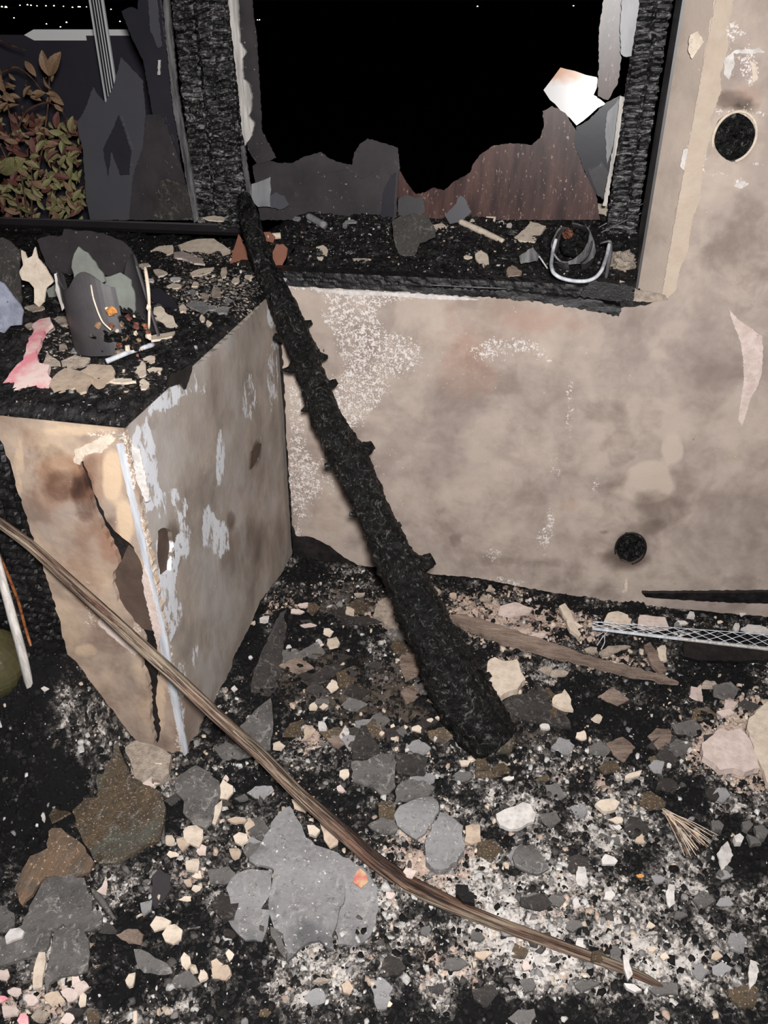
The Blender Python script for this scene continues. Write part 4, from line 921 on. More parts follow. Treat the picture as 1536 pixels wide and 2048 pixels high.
# sill pieces
HSi = HS
tube('plaster_strip', [PS(920, 452, HS) + [0, 0, .012], PS(960, 470, HS) + [0, 0, .012], PS(1006, 490, HS) + [0, 0, .010]], [.009, .0095, .007], M['cream'], None, seg=8, n=24, disp=lambda L, A: .25 * fbm(np.cos(A) * 2, np.sin(A) * 2, L * 60, 3, 4), label='long pale plaster strip lying on the middle of the sill', cat='plaster strip')
put('plaster_piece', 'cream plaster piece left of the lantern, under its dark flap', 'plaster piece', 'cream', [(1028, 474), (1050, 458), (1060, 442), (1092, 452), (1082, 468), (1070, 484), (1046, 482)], HS, th=.008, tilt=(0, -.3))
put('plaster_piece', 'cream plaster piece behind the lantern against the right post', 'plaster piece', 'cream', [(1146, 418), (1170, 416), (1180, 406), (1210, 408), (1226, 416), (1226, 436), (1212, 446), (1190, 440), (1160, 430)], HS, th=.008, tilt=(0, -.5), dz=.012)
put('plaster_piece', 'upright oval cream piece behind the long plaster strip', 'plaster piece', 'cream', [(971, 450), (974, 424), (984, 420), (992, 432), (988, 450), (980, 454)], HS, th=.006, tilt=(0, -.9))
put('plaster_piece', 'jagged white flake at the back of the sill above the plaster strip', 'plaster piece', 'whitep', [(1034, 424), (1036, 410), (1044, 402), (1050, 410), (1058, 416), (1060, 432), (1046, 440)], HS, th=.005, tilt=(0, -.9))
put('plaster_piece', 'small white flake beside the jagged white one at the back of the sill', 'plaster piece', 'whitep', [(1084, 430), (1094, 416), (1102, 420), (1098, 438), (1088, 440)], HS, th=.005, tilt=(0, -.9))
put('plaster_piece', 'slanted cream lump in front of the plaster strip on the sill', 'plaster piece', 'cream', [(950, 508), (962, 500), (974, 508), (978, 526), (968, 532), (954, 520)], HS, th=.010, tilt=(0, -.3))
put('plaster_piece', 'wedge-shaped beige chip near the front edge of the sill', 'plaster piece', 'tan', [(1014, 536), (1024, 530), (1044, 542), (1036, 550), (1016, 553)], HS, th=.010)
put('plaster_piece', 'small cream lump on the left part of the sill', 'plaster piece', 'cream', [(632, 494), (646, 490), (656, 500), (654, 514), (640, 514), (636, 504)], HS, th=.008, tilt=(0, -.3))
put('plaster_piece', 'cream flake by the grey slab on the sill', 'plaster piece', 'cream', [(866, 450), (884, 446), (894, 456), (886, 466), (872, 462)], HS, th=.006, tilt=(0, -.3))
tube('metal_cylinder', [PS(616, 446, HS) + [0, 0, .02], PS(650, 464, HS) + [0, 0, .018]], .010, M['slate_light'], None, seg=14, n=8, label='small silvery cylinder lying on the left part of the sill', cat='cylinder')
stand('glass_piece', 'pale frosted glass piece standing at the left end of the sill', 'glass shard', 'paleglass', [(503, 368), (522, 362), (541, 354), (542, 380), (541, 414), (516, 414), (506, 404)], HS, foot=(520, 440), lean=.1)
stand('glass_piece', 'small smoky glass piece right of the pale frosted one', 'glass shard', 'greyglass', [(540, 392), (552, 384), (568, 392), (578, 410), (560, 420), (542, 416)], HS, foot=(555, 436), lean=.1)
stand('stone_slab', 'mottled dark grey slab leaning at the middle of the sill', 'slab', 'slate_dark', [(784, 442), (808, 432), (826, 426), (856, 432), (868, 452), (871, 474), (840, 486), (828, 512), (800, 510), (788, 480)], HS, foot=(805, 516), lean=.5)
stand('glass_piece', 'grey triangular glass piece standing behind the plaster strip', 'glass shard', 'greyglass', [(890, 432), (906, 414), (921, 391), (934, 404), (943, 424), (920, 444), (900, 448)], HS, foot=(905, 452), lean=.1)
stand('glass_piece', 'rounded dark glass piece standing at the middle of the sill', 'glass shard', 'sootglass', [(796, 400), (812, 390), (830, 396), (846, 394), (850, 424), (826, 436), (798, 430)], HS, foot=(815, 440), lean=.1)
stand('glass_piece', 'dark rounded glass piece standing against the maroon pane', 'glass shard', 'greyglass', [(1018, 396), (1026, 378), (1050, 372), (1066, 380), (1064, 402), (1030, 406)], HS, foot=(1040, 425), lean=.1, back=.0)
stand('glass_piece', 'narrow maroon shard lying against the pane behind the lantern', 'glass shard', 'maroon', [(1114, 392), (1140, 386), (1166, 384), (1172, 398), (1140, 408), (1116, 402)], HS, foot=(1140, 425), lean=.1)
stand('flash_white_shard', 'bright white glass shard with orange corner stuck upright in the right window', 'glass shard', 'flashshard', [(1087, 180), (1104, 158), (1121, 135), (1132, 138), (1150, 142), (1172, 150), (1196, 155), (1195, 172), (1187, 190), (1197, 195), (1211, 208), (1180, 230), (1153, 251), (1140, 236), (1122, 222), (1100, 200)], HS, foot=(1150, 425), lean=.10, yaw=-.04, step=.02)
lump('crumbled_render_lump', PS(1243, 535, HS) + [-.002, .01, .006], .036, M['crumb'], None, 7, .6, (.95, 1.1, .8), 26, 18, 3, label='crumbled beige render lump in the right corner of the sill', cat='rubble lump')
for k2, (a, b, c_, d) in enumerate([(1195, 470, 1290, 405), (1200, 480, 1285, 425), (1218, 478, 1232, 462)]):
    tube('charred_splinter', [PS(a, b, HS) + [0, 0, .02], PY(c_, d, PS(a, b, HS)[1] + .05)], .0016, M['greymetal'], None, seg=6, n=6, label='thin dark splinter sticking up by the right window post', cat='splinter', group='splinters by the right window post')
k = 0
for (a, b, rx, ry, mm) in [(620, 440, 8, 3, 'slate_light'), (690, 452, 5, 8, 'slate_light'), (756, 455, 7, 12, 'slate_light'), (772, 462, 3, 8, 'whitep'), (700, 442, 14, 3, 'slate_light'), (640, 516, 6, 4, 'cream'), (700, 505, 10, 3, 'crumb'), (720, 518, 14, 3, 'crumb'), (934, 513, 8, 3, 'cream'), (905, 455, 5, 3, 'cream'), (955, 422, 8, 3, 'cream'), (1010, 432, 6, 4, 'cream'),
                           (1068, 404, 12, 4, 'cream'), (1110, 440, 6, 4, 'cream'), (1000, 446, 8, 5, 'whitep'), (1018, 450, 6, 6, 'whitep'), (1075, 396, 6, 3, 'cream'), (945, 442, 6, 4, 'cream'), (880, 556, 3, 4, 'cream'), (570, 556, 6, 4, 'whitep'), (594, 436, 8, 3, 'slate_light'), (930, 555, 4, 4, 'slate_light'), (1150, 408, 10, 3, 'cream'), (430, 436, 20, 5, 'cream')]:
    k += 1
    if PS(a, b, HS)[1] > .47: continue
    lying('plaster_chip', poly(a, b, rx, ry, 7, k + 50), HS, .005, M[mm], (0, -.3), .003, step=.006, label='small pale chip scattered in the charcoal on the window sill', cat='chip', group='pale chips on the window sill'); k += 1

# ---- scorched shrub outside the left window
sh = thing('scorched_shrub', 'scorched shrub with green and reddish leaves outside the left window', 'shrub', tuple(PY(40, 470, .80)))
rr = np.random.RandomState(11)
for k, pts in enumerate([[(60, 470), (48, 380), (30, 290), (10, 180), (-10, 100)], [(62, 470), (64, 380), (62, 300)], [(50, 470), (20, 330), (-20, 250)], [(90, 470), (110, 380), (140, 320)], [(60, 400), (85, 300), (100, 180), (98, 150)], [(100, 400), (130, 300), (140, 240)], [(20, 300), (50, 220), (100, 200), (130, 230)], [(-20, 160), (30, 130), (60, 150), (90, 190)], [(-20, 70), (20, 90), (50, 100)]]):
    y = .72 + rr.uniform(-.04, .06)
    tube('branch', [PY(a, b, y) for a, b in pts], [.005 - .0035 * i / (len(pts) - 1) for i in range(len(pts))], M['stem'], sh, seg=6, n=16)
def leaf_mesh(nm, mat, fold):
    V = []; F = []; n = 6
    for i in range(n + 1):
        t = i / n; w = .5 * math.sin(math.pi * min(1, t * .96 + .02)) ** .8 * .42; z = .10 * math.sin(t * 3)
        V += [(-w, t, z + w * fold), (0, t, z), (w, t, z + w * fold)]
    for i in range(n):
        a = i * 3; F += [(a, a + 1, a + 4, a + 3), (a + 1, a + 2, a + 5, a + 4)]
    me = bpy.data.meshes.new(nm); me.from_pydata(V, [], F); me.materials.append(mat); me.update(); return me
lm = [leaf_mesh('leaf', M[k_], f) for k_, f in (('leafgreen', .5), ('leafgreen', .2), ('leafred', .5), ('leafbrown', .4), ('leafred', .1))]
nl = 0
while nl < 420:
    a = rr.uniform(-20, 168); b = rr.uniform(150, 432)
    if a > 100 + (b - 150) * .5 and b < 300: continue
    if b < 235 and a > 20 and rr.rand() < .75: continue
    p = PY(a, b, .72 + rr.uniform(-.09, .09))
    q = 0 if (a > 90 or b > 330) else 2
    me = lm[(rr.choice([0, 1, 0, 2, 3]) if q == 0 else rr.choice([2, 3, 4, 2, 0]))] if b > 235 else lm[3]
    o = bpy.data.objects.new('leaf', me)
    s_ = rr.uniform(.024, .056)
    d = Vector((rr.uniform(-1, 1), rr.uniform(-.9, .2), rr.uniform(-.9, .9))).normalized(); up = Vector((rr.uniform(-.6, .6), -1, rr.uniform(-.1, .9)))
    x = d.cross(up).normalized(); z = x.cross(d)
    mt = Matrix((x, d, z)).transposed().to_4x4() @ Matrix.Diagonal((s_, s_, s_, 1))
    mt.translation = Vector(p - ORG[sh.name]); o.matrix_local = mt; link(o, sh); nl += 1
for (a, b, a2, b2, k_) in [(98, 152, 84, 100, 3), (100, 152, 122, 104, 3), (2, 345, 52, 318, 0), (98, 182, 128, 210, 3), (142, 265, 146, 232, 0)]:
    p0 = PY(a, b, .66); p1 = PY(a2, b2, .65); L = np.linalg.norm(p1 - p0); d = Vector((p1 - p0) / L); x = d.cross(Vector((.2, -1, .2))).normalized(); z = x.cross(d)
    mt = Matrix((x, d, z)).transposed().to_4x4() @ Matrix.Diagonal((L, L, L, 1)); mt.translation = Vector(p0 - ORG[sh.name])
    o = bpy.data.objects.new('leaf', lm[k_]); o.matrix_local = mt; link(o, sh)

# ---- metal post, rail and far lights outside
c = PY(193, 0, .9); s = depth(c) / F_PX; w = 14 * s
mp = thing('metal_post', 'ridged pale aluminium post outside the left window', 'post', (c[0], 0.9, .3))
boxo('profile', (c[0] - w, .900, .3), (c[0] + w, .908, 1.9), M['alu'], mp)
for dx, ww in ((-.95, .28), (-.25, .14), (.2, .10), (.62, .14)):
    boxo('rib' if ww > .2 else 'groove', (c[0] + w * dx - w * ww * .5, 0.894, .3), (c[0] + w * dx + w * ww * .5, 0.902, 1.9), M['alu' if ww > .2 else 'aludark'], mp)
boxo('groove', (c[0] - w * .78, 0.896, .3), (c[0] - w * .60, 0.902, 1.9), M['aludark'], mp)
P0 = PY(48, 70, 1.25); P1 = PZ(273, 70, P0[2]); dd = (P1 - P0); dd /= np.linalg.norm(dd); hh = 9.5 * depth(P0) / F_PX
nn_ = np.array([dd[1], -dd[0], 0])
V = []
for q in (0, .05):
    for (pp, zz) in ((P0, 0), (P0 + dd * .035, -hh), (P1, -hh), (P1, hh * .6), (P1 - dd * .02, hh), (P0 + dd * .04, hh)): V.append(pp + [0, 0, zz] - nn_ * q)
F = [(0, 1, 2, 3, 4, 5), (11, 10, 9, 8, 7, 6)] + [((i + 1) % 6, i, i + 6, (i + 1) % 6 + 6) for i in range(6)]
wr = thing('parapet_wall', 'dark parapet with flat white coping behind the aluminium post', 'parapet', tuple(P0 + [0, 0, -P0[2] - .4]))
obj('coping', V, F, M['rail'], wr)
q0 = PY(-60, 70, 1.30); q1 = PY(290, 70, 1.30)
boxo('parapet', (q0[0], 1.30, -.4), (q1[0], 1.36, P0[2] - .002), M['parapet'], wr)
for (a, b, r, g) in [(4, 14, 2.2, 0), (12, 15, 3.0, 0), (40, 11, 1.6, 1), (55, 10, 1.8, 0), (62, 11, 1.8, 0), (74, 12, 1.2, 0), (92, 12, 1.7, 0), (108, 12, 1.8, 0), (127, 13, 1.4, 1), (145, 15, 1.6, 0), (157, 14, 1.8, 0), (160, 14, 1.6, 0), (173, 14, 1.2, 1), (222, 19, 1.6, 1), (240, 43, 1.6, 1), (28, 36, 1.4, 1), (93, 48, 1.4, 1), (133, 45, 1.8, 1), (121, 54, 1.4, 1), (84, 79, 2., 1), (272, 90, 1.6, 0), (515, 40, 1.2, 1), (519, 40, 1.4, 1), (955, 13, 1.8, 1), (1147, 12, 1.8, 1)]:
    p = PZ(a, b, -.38); r = r * .8
    lump('city_light', p, r * depth(p) / F_PX, M['gloww' if g else 'glow'], None, 0, 0, nu=8, nv=6, label='tiny distant light glowing in the dark outside the windows', cat='light', group='distant city lights')
# ============================================================ FLOOR FRAGMENTS
def fl(name, label, cat, mat, px, th=.006, tilt=(0, -.08), dz=.010, **kw):
    return lying(name, px, HF, th, M[mat], tilt, dz, label=label, cat=cat, **kw)
S = 'slate'
fl(S, 'large pale ash-covered slate with a pointed top, centre foreground', 'slate', 'slate_light', [(570, 1615), (580, 1612), (596, 1640), (612, 1675), (630, 1690), (668, 1704), (684, 1745), (690, 1790), (676, 1830), (664, 1870), (668, 1900), (654, 1895), (640, 1880), (618, 1884), (600, 1895), (586, 1912), (574, 1922), (572, 1895), (566, 1868), (548, 1856), (538, 1820), (545, 1760), (548, 1738), (498, 1722), (530, 1670), (552, 1632)], th=.008, dz=.016)
fl(S, 'broad grey slate tucked under the left edge of the large pale slate', 'slate', 'slate_light', [(452, 1776), (470, 1750), (500, 1738), (545, 1742), (542, 1800), (536, 1850), (524, 1884), (490, 1880), (474, 1866), (456, 1840), (462, 1812)], dz=.010)
fl(S, 'greenish-grey slate under the right edge of the large pale slate', 'slate', 'slate_light', [(664, 1700), (700, 1718), (735, 1745), (756, 1776), (757, 1820), (742, 1870), (716, 1892), (676, 1888), (668, 1850), (690, 1800)], dz=.008)
fl(S, 'narrow grey slate strip between the broad grey slate and the large pale slate', 'slate', 'slate', [(540, 1852), (556, 1860), (574, 1905), (572, 1920), (556, 1900), (542, 1872)], dz=.016)
fl(S, 'hexagonal grey slate lying in front of the pier corner', 'slate', 'slate', [(350, 1560), (368, 1545), (392, 1530), (420, 1545), (438, 1562), (441, 1582), (432, 1620), (424, 1642), (410, 1656), (386, 1648), (366, 1625), (368, 1602), (352, 1586)], th=.008, dz=.018)
fl(S, 'large rust-brown scorched slate left of the pier corner', 'slate', 'slate_brown', [(206, 1486), (232, 1482), (246, 1516), (262, 1555), (300, 1572), (326, 1588), (330, 1620), (326, 1650), (316, 1682), (290, 1690), (262, 1708), (240, 1722), (200, 1728), (186, 1716), (165, 1682), (152, 1645), (143, 1602), (170, 1596), (196, 1594), (194, 1550)], th=.009, dz=.022, tilt=(-.1, -.15))
fl(S, 'coppery ribbed slate at the lower left', 'slate', 'slate_ribbed', [(97, 1662), (104, 1656), (122, 1656), (148, 1676), (170, 1694), (188, 1724), (178, 1744), (150, 1755), (112, 1752), (90, 1754), (72, 1776), (45, 1812), (28, 1778), (44, 1740), (60, 1712), (95, 1696)], th=.009, dz=.024, tilt=(.1, -.15))
fl(S, 'dull grey slate below the coppery ribbed slate', 'slate', 'slate', [(92, 1756), (130, 1752), (168, 1755), (184, 1800), (182, 1826), (132, 1840), (104, 1860), (92, 1900), (60, 1912), (30, 1922), (-10, 1936), (-16, 1895), (16, 1870), (44, 1850), (66, 1800)], th=.008, dz=.018)
fl(S, 'small rounded grey slate at the left edge of the frame', 'slate', 'slate', [(-14, 1812), (12, 1812), (28, 1826), (28, 1850), (12, 1864), (-14, 1862)], dz=.014)
fl(S, 'crumbly pale grey slate left of the dark pit at the lower left', 'slate', 'slate', [(108, 1862), (136, 1850), (162, 1855), (172, 1870), (178, 1895), (176, 1940), (152, 1950), (120, 1954), (100, 1966), (92, 1992), (88, 1960), (98, 1920), (104, 1885)], dz=.016)
fl(S, 'pale triangle of slate just right of the coppery slate', 'slate', 'slate', [(120, 1840), (150, 1826), (200, 1822), (204, 1845), (180, 1862), (140, 1860)], dz=.020)
fl('curved_shard', 'dark curved shard with a light rim, bottom left quarter', 'shard', 'slate', [(271, 1900), (285, 1900), (302, 1908), (325, 1922), (345, 1938), (349, 1948), (322, 1952), (292, 1948), (280, 1936)], dz=.022, curve=.012, tilt=(0, -.4))
fl('glass_shard', 'brown leaf-shaped glass shard standing in the lower left rubble', 'glass shard', 'sootglass', [(304, 1752), (318, 1738), (340, 1750), (341, 1778), (328, 1800), (312, 1822), (303, 1790)], th=.004, tilt=(-.2, -.7), dz=.02)
fl('curved_shard', 'grey dusty half-moon shard in the middle of the floor', 'shard', 'slate_light', [(790, 1638), (802, 1618), (824, 1606), (845, 1596), (864, 1593), (877, 1608), (879, 1628), (868, 1650), (850, 1670), (832, 1678), (812, 1668), (796, 1656)], th=.006, dz=.022, curve=.014, tilt=(-.15, -.1))
fl('stone_block', 'mottled grey block beside the half-moon shard', 'block', 'slate_light', [(880, 1624), (904, 1634), (926, 1652), (929, 1700), (914, 1722), (896, 1736), (868, 1738), (852, 1722), (850, 1690), (864, 1650)], th=.02, dz=.014)
fl('plaster_piece', 'square tan chip right of the mottled grey block', 'chip', 'tan', [(931, 1652), (945, 1648), (960, 1650), (962, 1682), (944, 1688), (929, 1682)], dz=.018)
fl('plaster_piece', 'white crystalline crust piece right of the tree foot', 'crust', 'whitep', [(992, 1628), (1010, 1618), (1030, 1612), (1046, 1604), (1060, 1608), (1072, 1628), (1068, 1642), (1044, 1654), (1020, 1658), (1000, 1650)], th=.010, dz=.016)
fl(S, 'grey square slate in the middle between stick and tree foot', 'slate', 'slate', [(703, 1522), (735, 1520), (758, 1508), (790, 1508), (791, 1572), (778, 1586), (764, 1590), (744, 1574), (706, 1562)], dz=.014)
fl(S, 'brownish triangular slate behind the grey square slate', 'slate', 'slate_dark', [(703, 1490), (722, 1450), (734, 1452), (756, 1490), (760, 1508), (740, 1518), (704, 1518)], dz=.014)
fl(S, 'dark slate right of the grey square slate', 'slate', 'slate_dark', [(793, 1506), (830, 1508), (856, 1514), (850, 1554), (820, 1550), (794, 1546)], dz=.012)
fl(S, 'cracked purple-grey slate above the half-moon shard', 'slate', 'slate', [(794, 1572), (812, 1560), (846, 1560), (870, 1574), (858, 1590), (838, 1596), (818, 1600), (790, 1604)], dz=.016)
fl(S, 'olive-grey slate left of the half-moon shard', 'slate', 'slate_brown', [(755, 1606), (780, 1600), (792, 1608), (790, 1650), (776, 1656), (758, 1636)], dz=.012)
fl(S, 'thin dark slate leaning against the right face of the pier', 'slate', 'slate_dark', [(503, 1384), (506, 1340), (532, 1290), (566, 1232), (574, 1250), (566, 1300), (562, 1390), (530, 1392)], th=.006, dz=.03, tilt=(.5, -.2))
fl(S, 'long black slate strip right beside the pier base', 'slate', 'potdark', [(560, 1226), (574, 1218), (548, 1290), (520, 1350), (508, 1352), (530, 1290)], th=.006, dz=.055, tilt=(.6, -.2))
fl('glass_shard', 'streaky pale glass shard lying under the stick near the pier', 'glass shard', 'slate', [(428, 1498), (448, 1486), (490, 1444), (520, 1412), (541, 1396), (546, 1440), (541, 1498), (500, 1514), (446, 1520)], th=.005, dz=.012)
fl(S, 'wide dark slate right of the tree foot', 'slate', 'slate_dark', [(1002, 1404), (1026, 1390), (1062, 1384), (1100, 1404), (1136, 1436), (1142, 1456), (1094, 1450), (1040, 1438)], dz=.012)
fl(S, 'dark flat slate in the shadow left of the tree', 'slate', 'slate_dark', [(618, 1352), (660, 1330), (690, 1332), (668, 1352), (640, 1362), (622, 1362)], dz=.012)
fl('glass_shard', 'small grey glass spike left of the tree foot', 'glass shard', 'paleglass', [(919, 1462), (928, 1478), (950, 1502), (944, 1506), (922, 1488)], th=.003, dz=.03, tilt=(0, -.5))
fl('glass_shard', 'dark pointed shard at the tree foot', 'glass shard', 'slate_brown', [(952, 1520), (962, 1506), (972, 1520), (980, 1540), (950, 1542)], dz=.016)
fl('plaster_piece', 'largest cream plaster slab, at the right edge of the frame', 'plaster slab', 'cream', [(1590, 1392), (1536, 1402), (1520, 1416), (1498, 1436), (1494, 1456), (1508, 1500), (1522, 1532), (1545, 1590), (1600, 1560), (1640, 1480)], th=.014, dz=.03)
fl('plaster_piece', 'crumbling pinkish-cream plaster lump left of the largest slab', 'plaster lump', 'palepink', [(1404, 1486), (1426, 1470), (1442, 1456), (1456, 1462), (1482, 1456), (1494, 1470), (1506, 1494), (1520, 1536), (1490, 1544), (1468, 1536), (1440, 1540), (1424, 1524), (1406, 1512)], th=.02, dz=.020)
fl('plaster_piece', 'cracked cream plaster lump right of the tree, beside its lower part', 'plaster lump', 'cream', [(972, 1348), (976, 1322), (990, 1314), (1008, 1322), (1034, 1318), (1040, 1336), (1051, 1358), (1036, 1376), (1018, 1382), (1002, 1392), (984, 1384)], th=.022, dz=.018)
fl('plaster_piece', 'triangular cream plaster piece right of the cracked cream lump', 'plaster piece', 'cream', [(1104, 1404), (1110, 1390), (1124, 1386), (1129, 1378), (1138, 1390), (1147, 1420), (1130, 1418), (1106, 1408)], th=.010, dz=.018)
fl('plaster_piece', 'crumbly cream plaster heap left of the tree, behind', 'plaster lump', 'crumb', [(746, 1230), (756, 1204), (772, 1194), (792, 1200), (800, 1220), (810, 1246), (796, 1252), (776, 1250), (764, 1240)], th=.02, dz=.014)
fl('plaster_piece', 'yellowish cream plaster block behind the mesh strip', 'plaster block', 'cream', [(1208, 1242), (1216, 1226), (1236, 1222), (1256, 1230), (1262, 1246), (1240, 1250)], th=.015, dz=.03)
fl('plaster_piece', 'pink-white plaster block behind the mesh strip', 'plaster block', 'palepink', [(1276, 1250), (1280, 1230), (1304, 1232), (1330, 1234), (1338, 1254), (1310, 1256)], th=.015, dz=.03)
fl('plaster_piece', 'white oval plaster piece by the wall at the right edge', 'plaster piece', 'whitep', [(1482, 1256), (1496, 1248), (1520, 1250), (1540, 1260), (1560, 1268), (1500, 1264)], th=.010, dz=.03)
fl('plaster_piece', 'small upright white chip by the wall near the right edge', 'plaster piece', 'whitep', [(1466, 1254), (1470, 1246), (1478, 1246), (1478, 1260), (1470, 1262)], th=.010, dz=.03)
fl('plaster_piece', 'small grey-white stone against the wall foot under the black lath', 'stone', 'whitep', [(1375, 1230), (1380, 1222), (1388, 1224), (1390, 1232)], th=.014, dz=.02)
fl('plaster_piece', 'tall cream plaster piece left of the mesh strip', 'plaster piece', 'cream', [(1118, 1212), (1130, 1206), (1142, 1222), (1148, 1240), (1162, 1268), (1158, 1274), (1140, 1260), (1132, 1236)], th=.012, dz=.02)
fl('plaster_piece', 'pinkish plank-like plaster slab at the wall foot behind the tree', 'plaster slab', 'palepink', [(1000, 1212), (1030, 1204), (1066, 1216), (1060, 1224), (1020, 1232), (996, 1226)], th=.008, dz=.016)
fl('plaster_piece', 'oval cream plaster piece in the lower right rubble', 'plaster piece', 'cream', [(1190, 1608), (1200, 1600), (1226, 1596), (1240, 1604), (1232, 1618), (1206, 1622)], th=.010, dz=.018)
fl('plaster_piece', 'thin cream sliver above the oval cream piece', 'plaster piece', 'cream', [(1250, 1552), (1268, 1544), (1284, 1540), (1280, 1550), (1262, 1556), (1250, 1558)], th=.006, dz=.018)
fl('plank', 'long fibrous pinkish-grey plank fragment lying right of the tree', 'plank', 'plank', [(884, 1232), (920, 1250), (1000, 1282), (1080, 1304), (1160, 1324), (1240, 1344), (1330, 1362), (1358, 1364), (1320, 1346), (1240, 1328), (1160, 1306), (1080, 1276), (1000, 1250), (930, 1228)], th=.012, dz=.020, jag=.4)
fl('petal_chip', 'red and yellow petal-shaped chip on the pale slates', 'chip', 'petal', [(706, 1764), (712, 1744), (720, 1736), (732, 1746), (736, 1764), (722, 1776)], th=.003, dz=.026)
fl('pink_flake', 'pink bird-shaped flake in the dark lower left', 'flake', 'palepink', [(193, 1782), (204, 1772), (212, 1752), (215, 1768), (212, 1790), (204, 1788)], th=.004, dz=.022)
fl('pink_flake', 'pink flake at the bottom left corner', 'flake', 'pink', [(-12, 1990), (10, 1992), (16, 1996), (2, 2004), (-12, 2006)], th=.004, dz=.022)
fl('charred_block', 'square black charred chunk right of the stick bend', 'charred chunk', 'char', [(912, 1768), (936, 1770), (938, 1782), (948, 1786), (950, 1806), (926, 1802), (912, 1786)], th=.02, dz=.02)
fl('cracked_shell', 'crazed grey shell-like piece at the right of centre', 'shard', 'slate', [(1024, 1720), (1040, 1694), (1066, 1690), (1086, 1720), (1098, 1742), (1074, 1752), (1050, 1744), (1030, 1736)], dz=.018, curve=.012)
fl('white_crust', 'small bright white crust next to the far end of the stick', 'crust', 'whitep', [(1246, 1910), (1260, 1906), (1258, 1924), (1266, 1948), (1256, 1960), (1248, 1936)], th=.008, dz=.02)
fl('white_crust', 'white flake just below the far end of the stick', 'crust', 'whitep', [(1248, 1966), (1268, 1968), (1284, 1980), (1270, 1984), (1254, 1976)], th=.008, dz=.018)
fl('stone', 'white pebble in the right-hand rubble', 'stone', 'whitep', [(1468, 1672), (1480, 1666), (1488, 1674), (1484, 1684), (1472, 1684)], th=.016, dz=.018)
for k, (px_, lb) in enumerate([([(1422, 1642), (1438, 1640), (1448, 1650), (1444, 1660), (1424, 1656)], 'leftmost of four grey flat stones at the right edge'), ([(1484, 1644), (1500, 1640), (1506, 1650), (1496, 1662), (1486, 1656)], 'small grey flat stone between two larger ones at the right edge'),
                              ([(1508, 1652), (1526, 1650), (1538, 1662), (1530, 1678), (1512, 1674)], 'largest grey flat stone at the right edge'), ([(1494, 1668), (1510, 1674), (1524, 1686), (1502, 1690)], 'grey flat stone just below the largest one at the right edge')]):
    fl('stone', lb, 'stone', 'slate', px_, th=.012, dz=.016)
fl('glass_shard', 'grey ragged sheet hanging off the heap left of the pier', 'sheet', 'slate', [(127, 1374), (146, 1368), (160, 1376), (176, 1398), (172, 1432), (156, 1452), (140, 1452), (132, 1430), (134, 1400)], th=.005, dz=.02, tilt=(-.2, -.5))
fl('glass_shard', 'narrow grey strip below the ragged sheet on the heap', 'sheet', 'slate', [(132, 1458), (150, 1452), (160, 1500), (168, 1542), (154, 1548), (142, 1510)], th=.005, dz=.02, tilt=(-.2, -.4))
lump('olive_stone', PS(6, 1345, HF) + [-.03, 0, .02], .075, M['olive'], None, 3, .12, (1, 1, 1.1), 30, 20, 1.2, label='rounded olive-brown stone at the far left edge', cat='stone')
A = PS(62, 1385, HF)
tube('pale_batten', [A + [0, 0, .0], (A + PY(30, 1240, A[1] + .02)) / 2 + [0, 0, .0], PY(-12, 1100, A[1] + .05)], [.009, .010, .009], M['whitemetal'], None, seg=8, n=30, label='scorched pale batten leaning at the far left edge', cat='batten')
A = PY(54, 1268, -.80)
tube('orange_wire', [PS(58, 1300, HF) + [0, .01, -.01], A, PY(36, 1200, -.80), PY(12, 1140, -.81), PY(-12, 1090, -.82)], .0035, M['copper'], None, seg=8, n=36, label='orange-brown wire hanging at the far left edge', cat='wire')
tube('black_bar', [PS(200, 1400, HF) + [0, -.01, .03], PS(236, 1426, HF) + [0, -.01, .035], PS(246, 1418, HF) + [.012, -.01, .04]], .003, M['char'], None, seg=6, n=14, label='thin black hooked twig against the lower left of the pier', cat='twig')
tube('black_bar', [PS(224, 1470, HF) + [0, -.01, .03], PS(262, 1560, HF) + [0, 0, .03]], .005, M['char'], None, seg=6, n=10, label='thick black rod between the rusty slate and the pier', cat='rod')
fl('plaster_piece', 'rough pinkish-tan render chunk at the foot of the pier, beside the rusty slate', 'render chunk', 'crumb', [(250, 1494), (272, 1480), (300, 1488), (330, 1500), (342, 1512), (338, 1546), (320, 1560), (300, 1556), (290, 1570), (270, 1556), (262, 1530)], th=.02, dz=.020)
fl('plaster_piece', 'upright cream strip on the render chunk at the pier foot', 'plaster piece', 'cream', [(310, 1526), (324, 1526), (322, 1566), (308, 1570)], th=.008, dz=.03, tilt=(0, -.4))
fl('plaster_piece', 'pink-white flake below the render chunk at the pier foot', 'flake', 'palepink', [(282, 1568), (304, 1552), (306, 1572), (296, 1586), (286, 1578)], th=.006, dz=.026)
fl('plaster_piece', 'cream flake right of the hexagonal slate', 'plaster piece', 'cream', [(436, 1588), (446, 1558), (466, 1572), (466, 1584), (454, 1598), (436, 1596)], th=.007, dz=.022, tilt=(0, -.3))
fl('plaster_piece', 'tall broken cream strip along the right edge of the hexagonal slate', 'plaster piece', 'cream', [(424, 1646), (430, 1612), (444, 1600), (444, 1612), (434, 1640), (430, 1650)], th=.006, dz=.026)
fl('plaster_piece', 'seven-sided cream flake below the hexagonal slate', 'plaster piece', 'cream', [(366, 1662), (376, 1652), (392, 1650), (406, 1660), (406, 1676), (398, 1694), (386, 1690), (368, 1676)], th=.006, dz=.024)
fl('plaster_piece', 'tan flake overlapped by the seven-sided cream flake', 'plaster piece', 'tan', [(352, 1678), (376, 1674), (378, 1688), (364, 1702), (356, 1692)], th=.006, dz=.022)
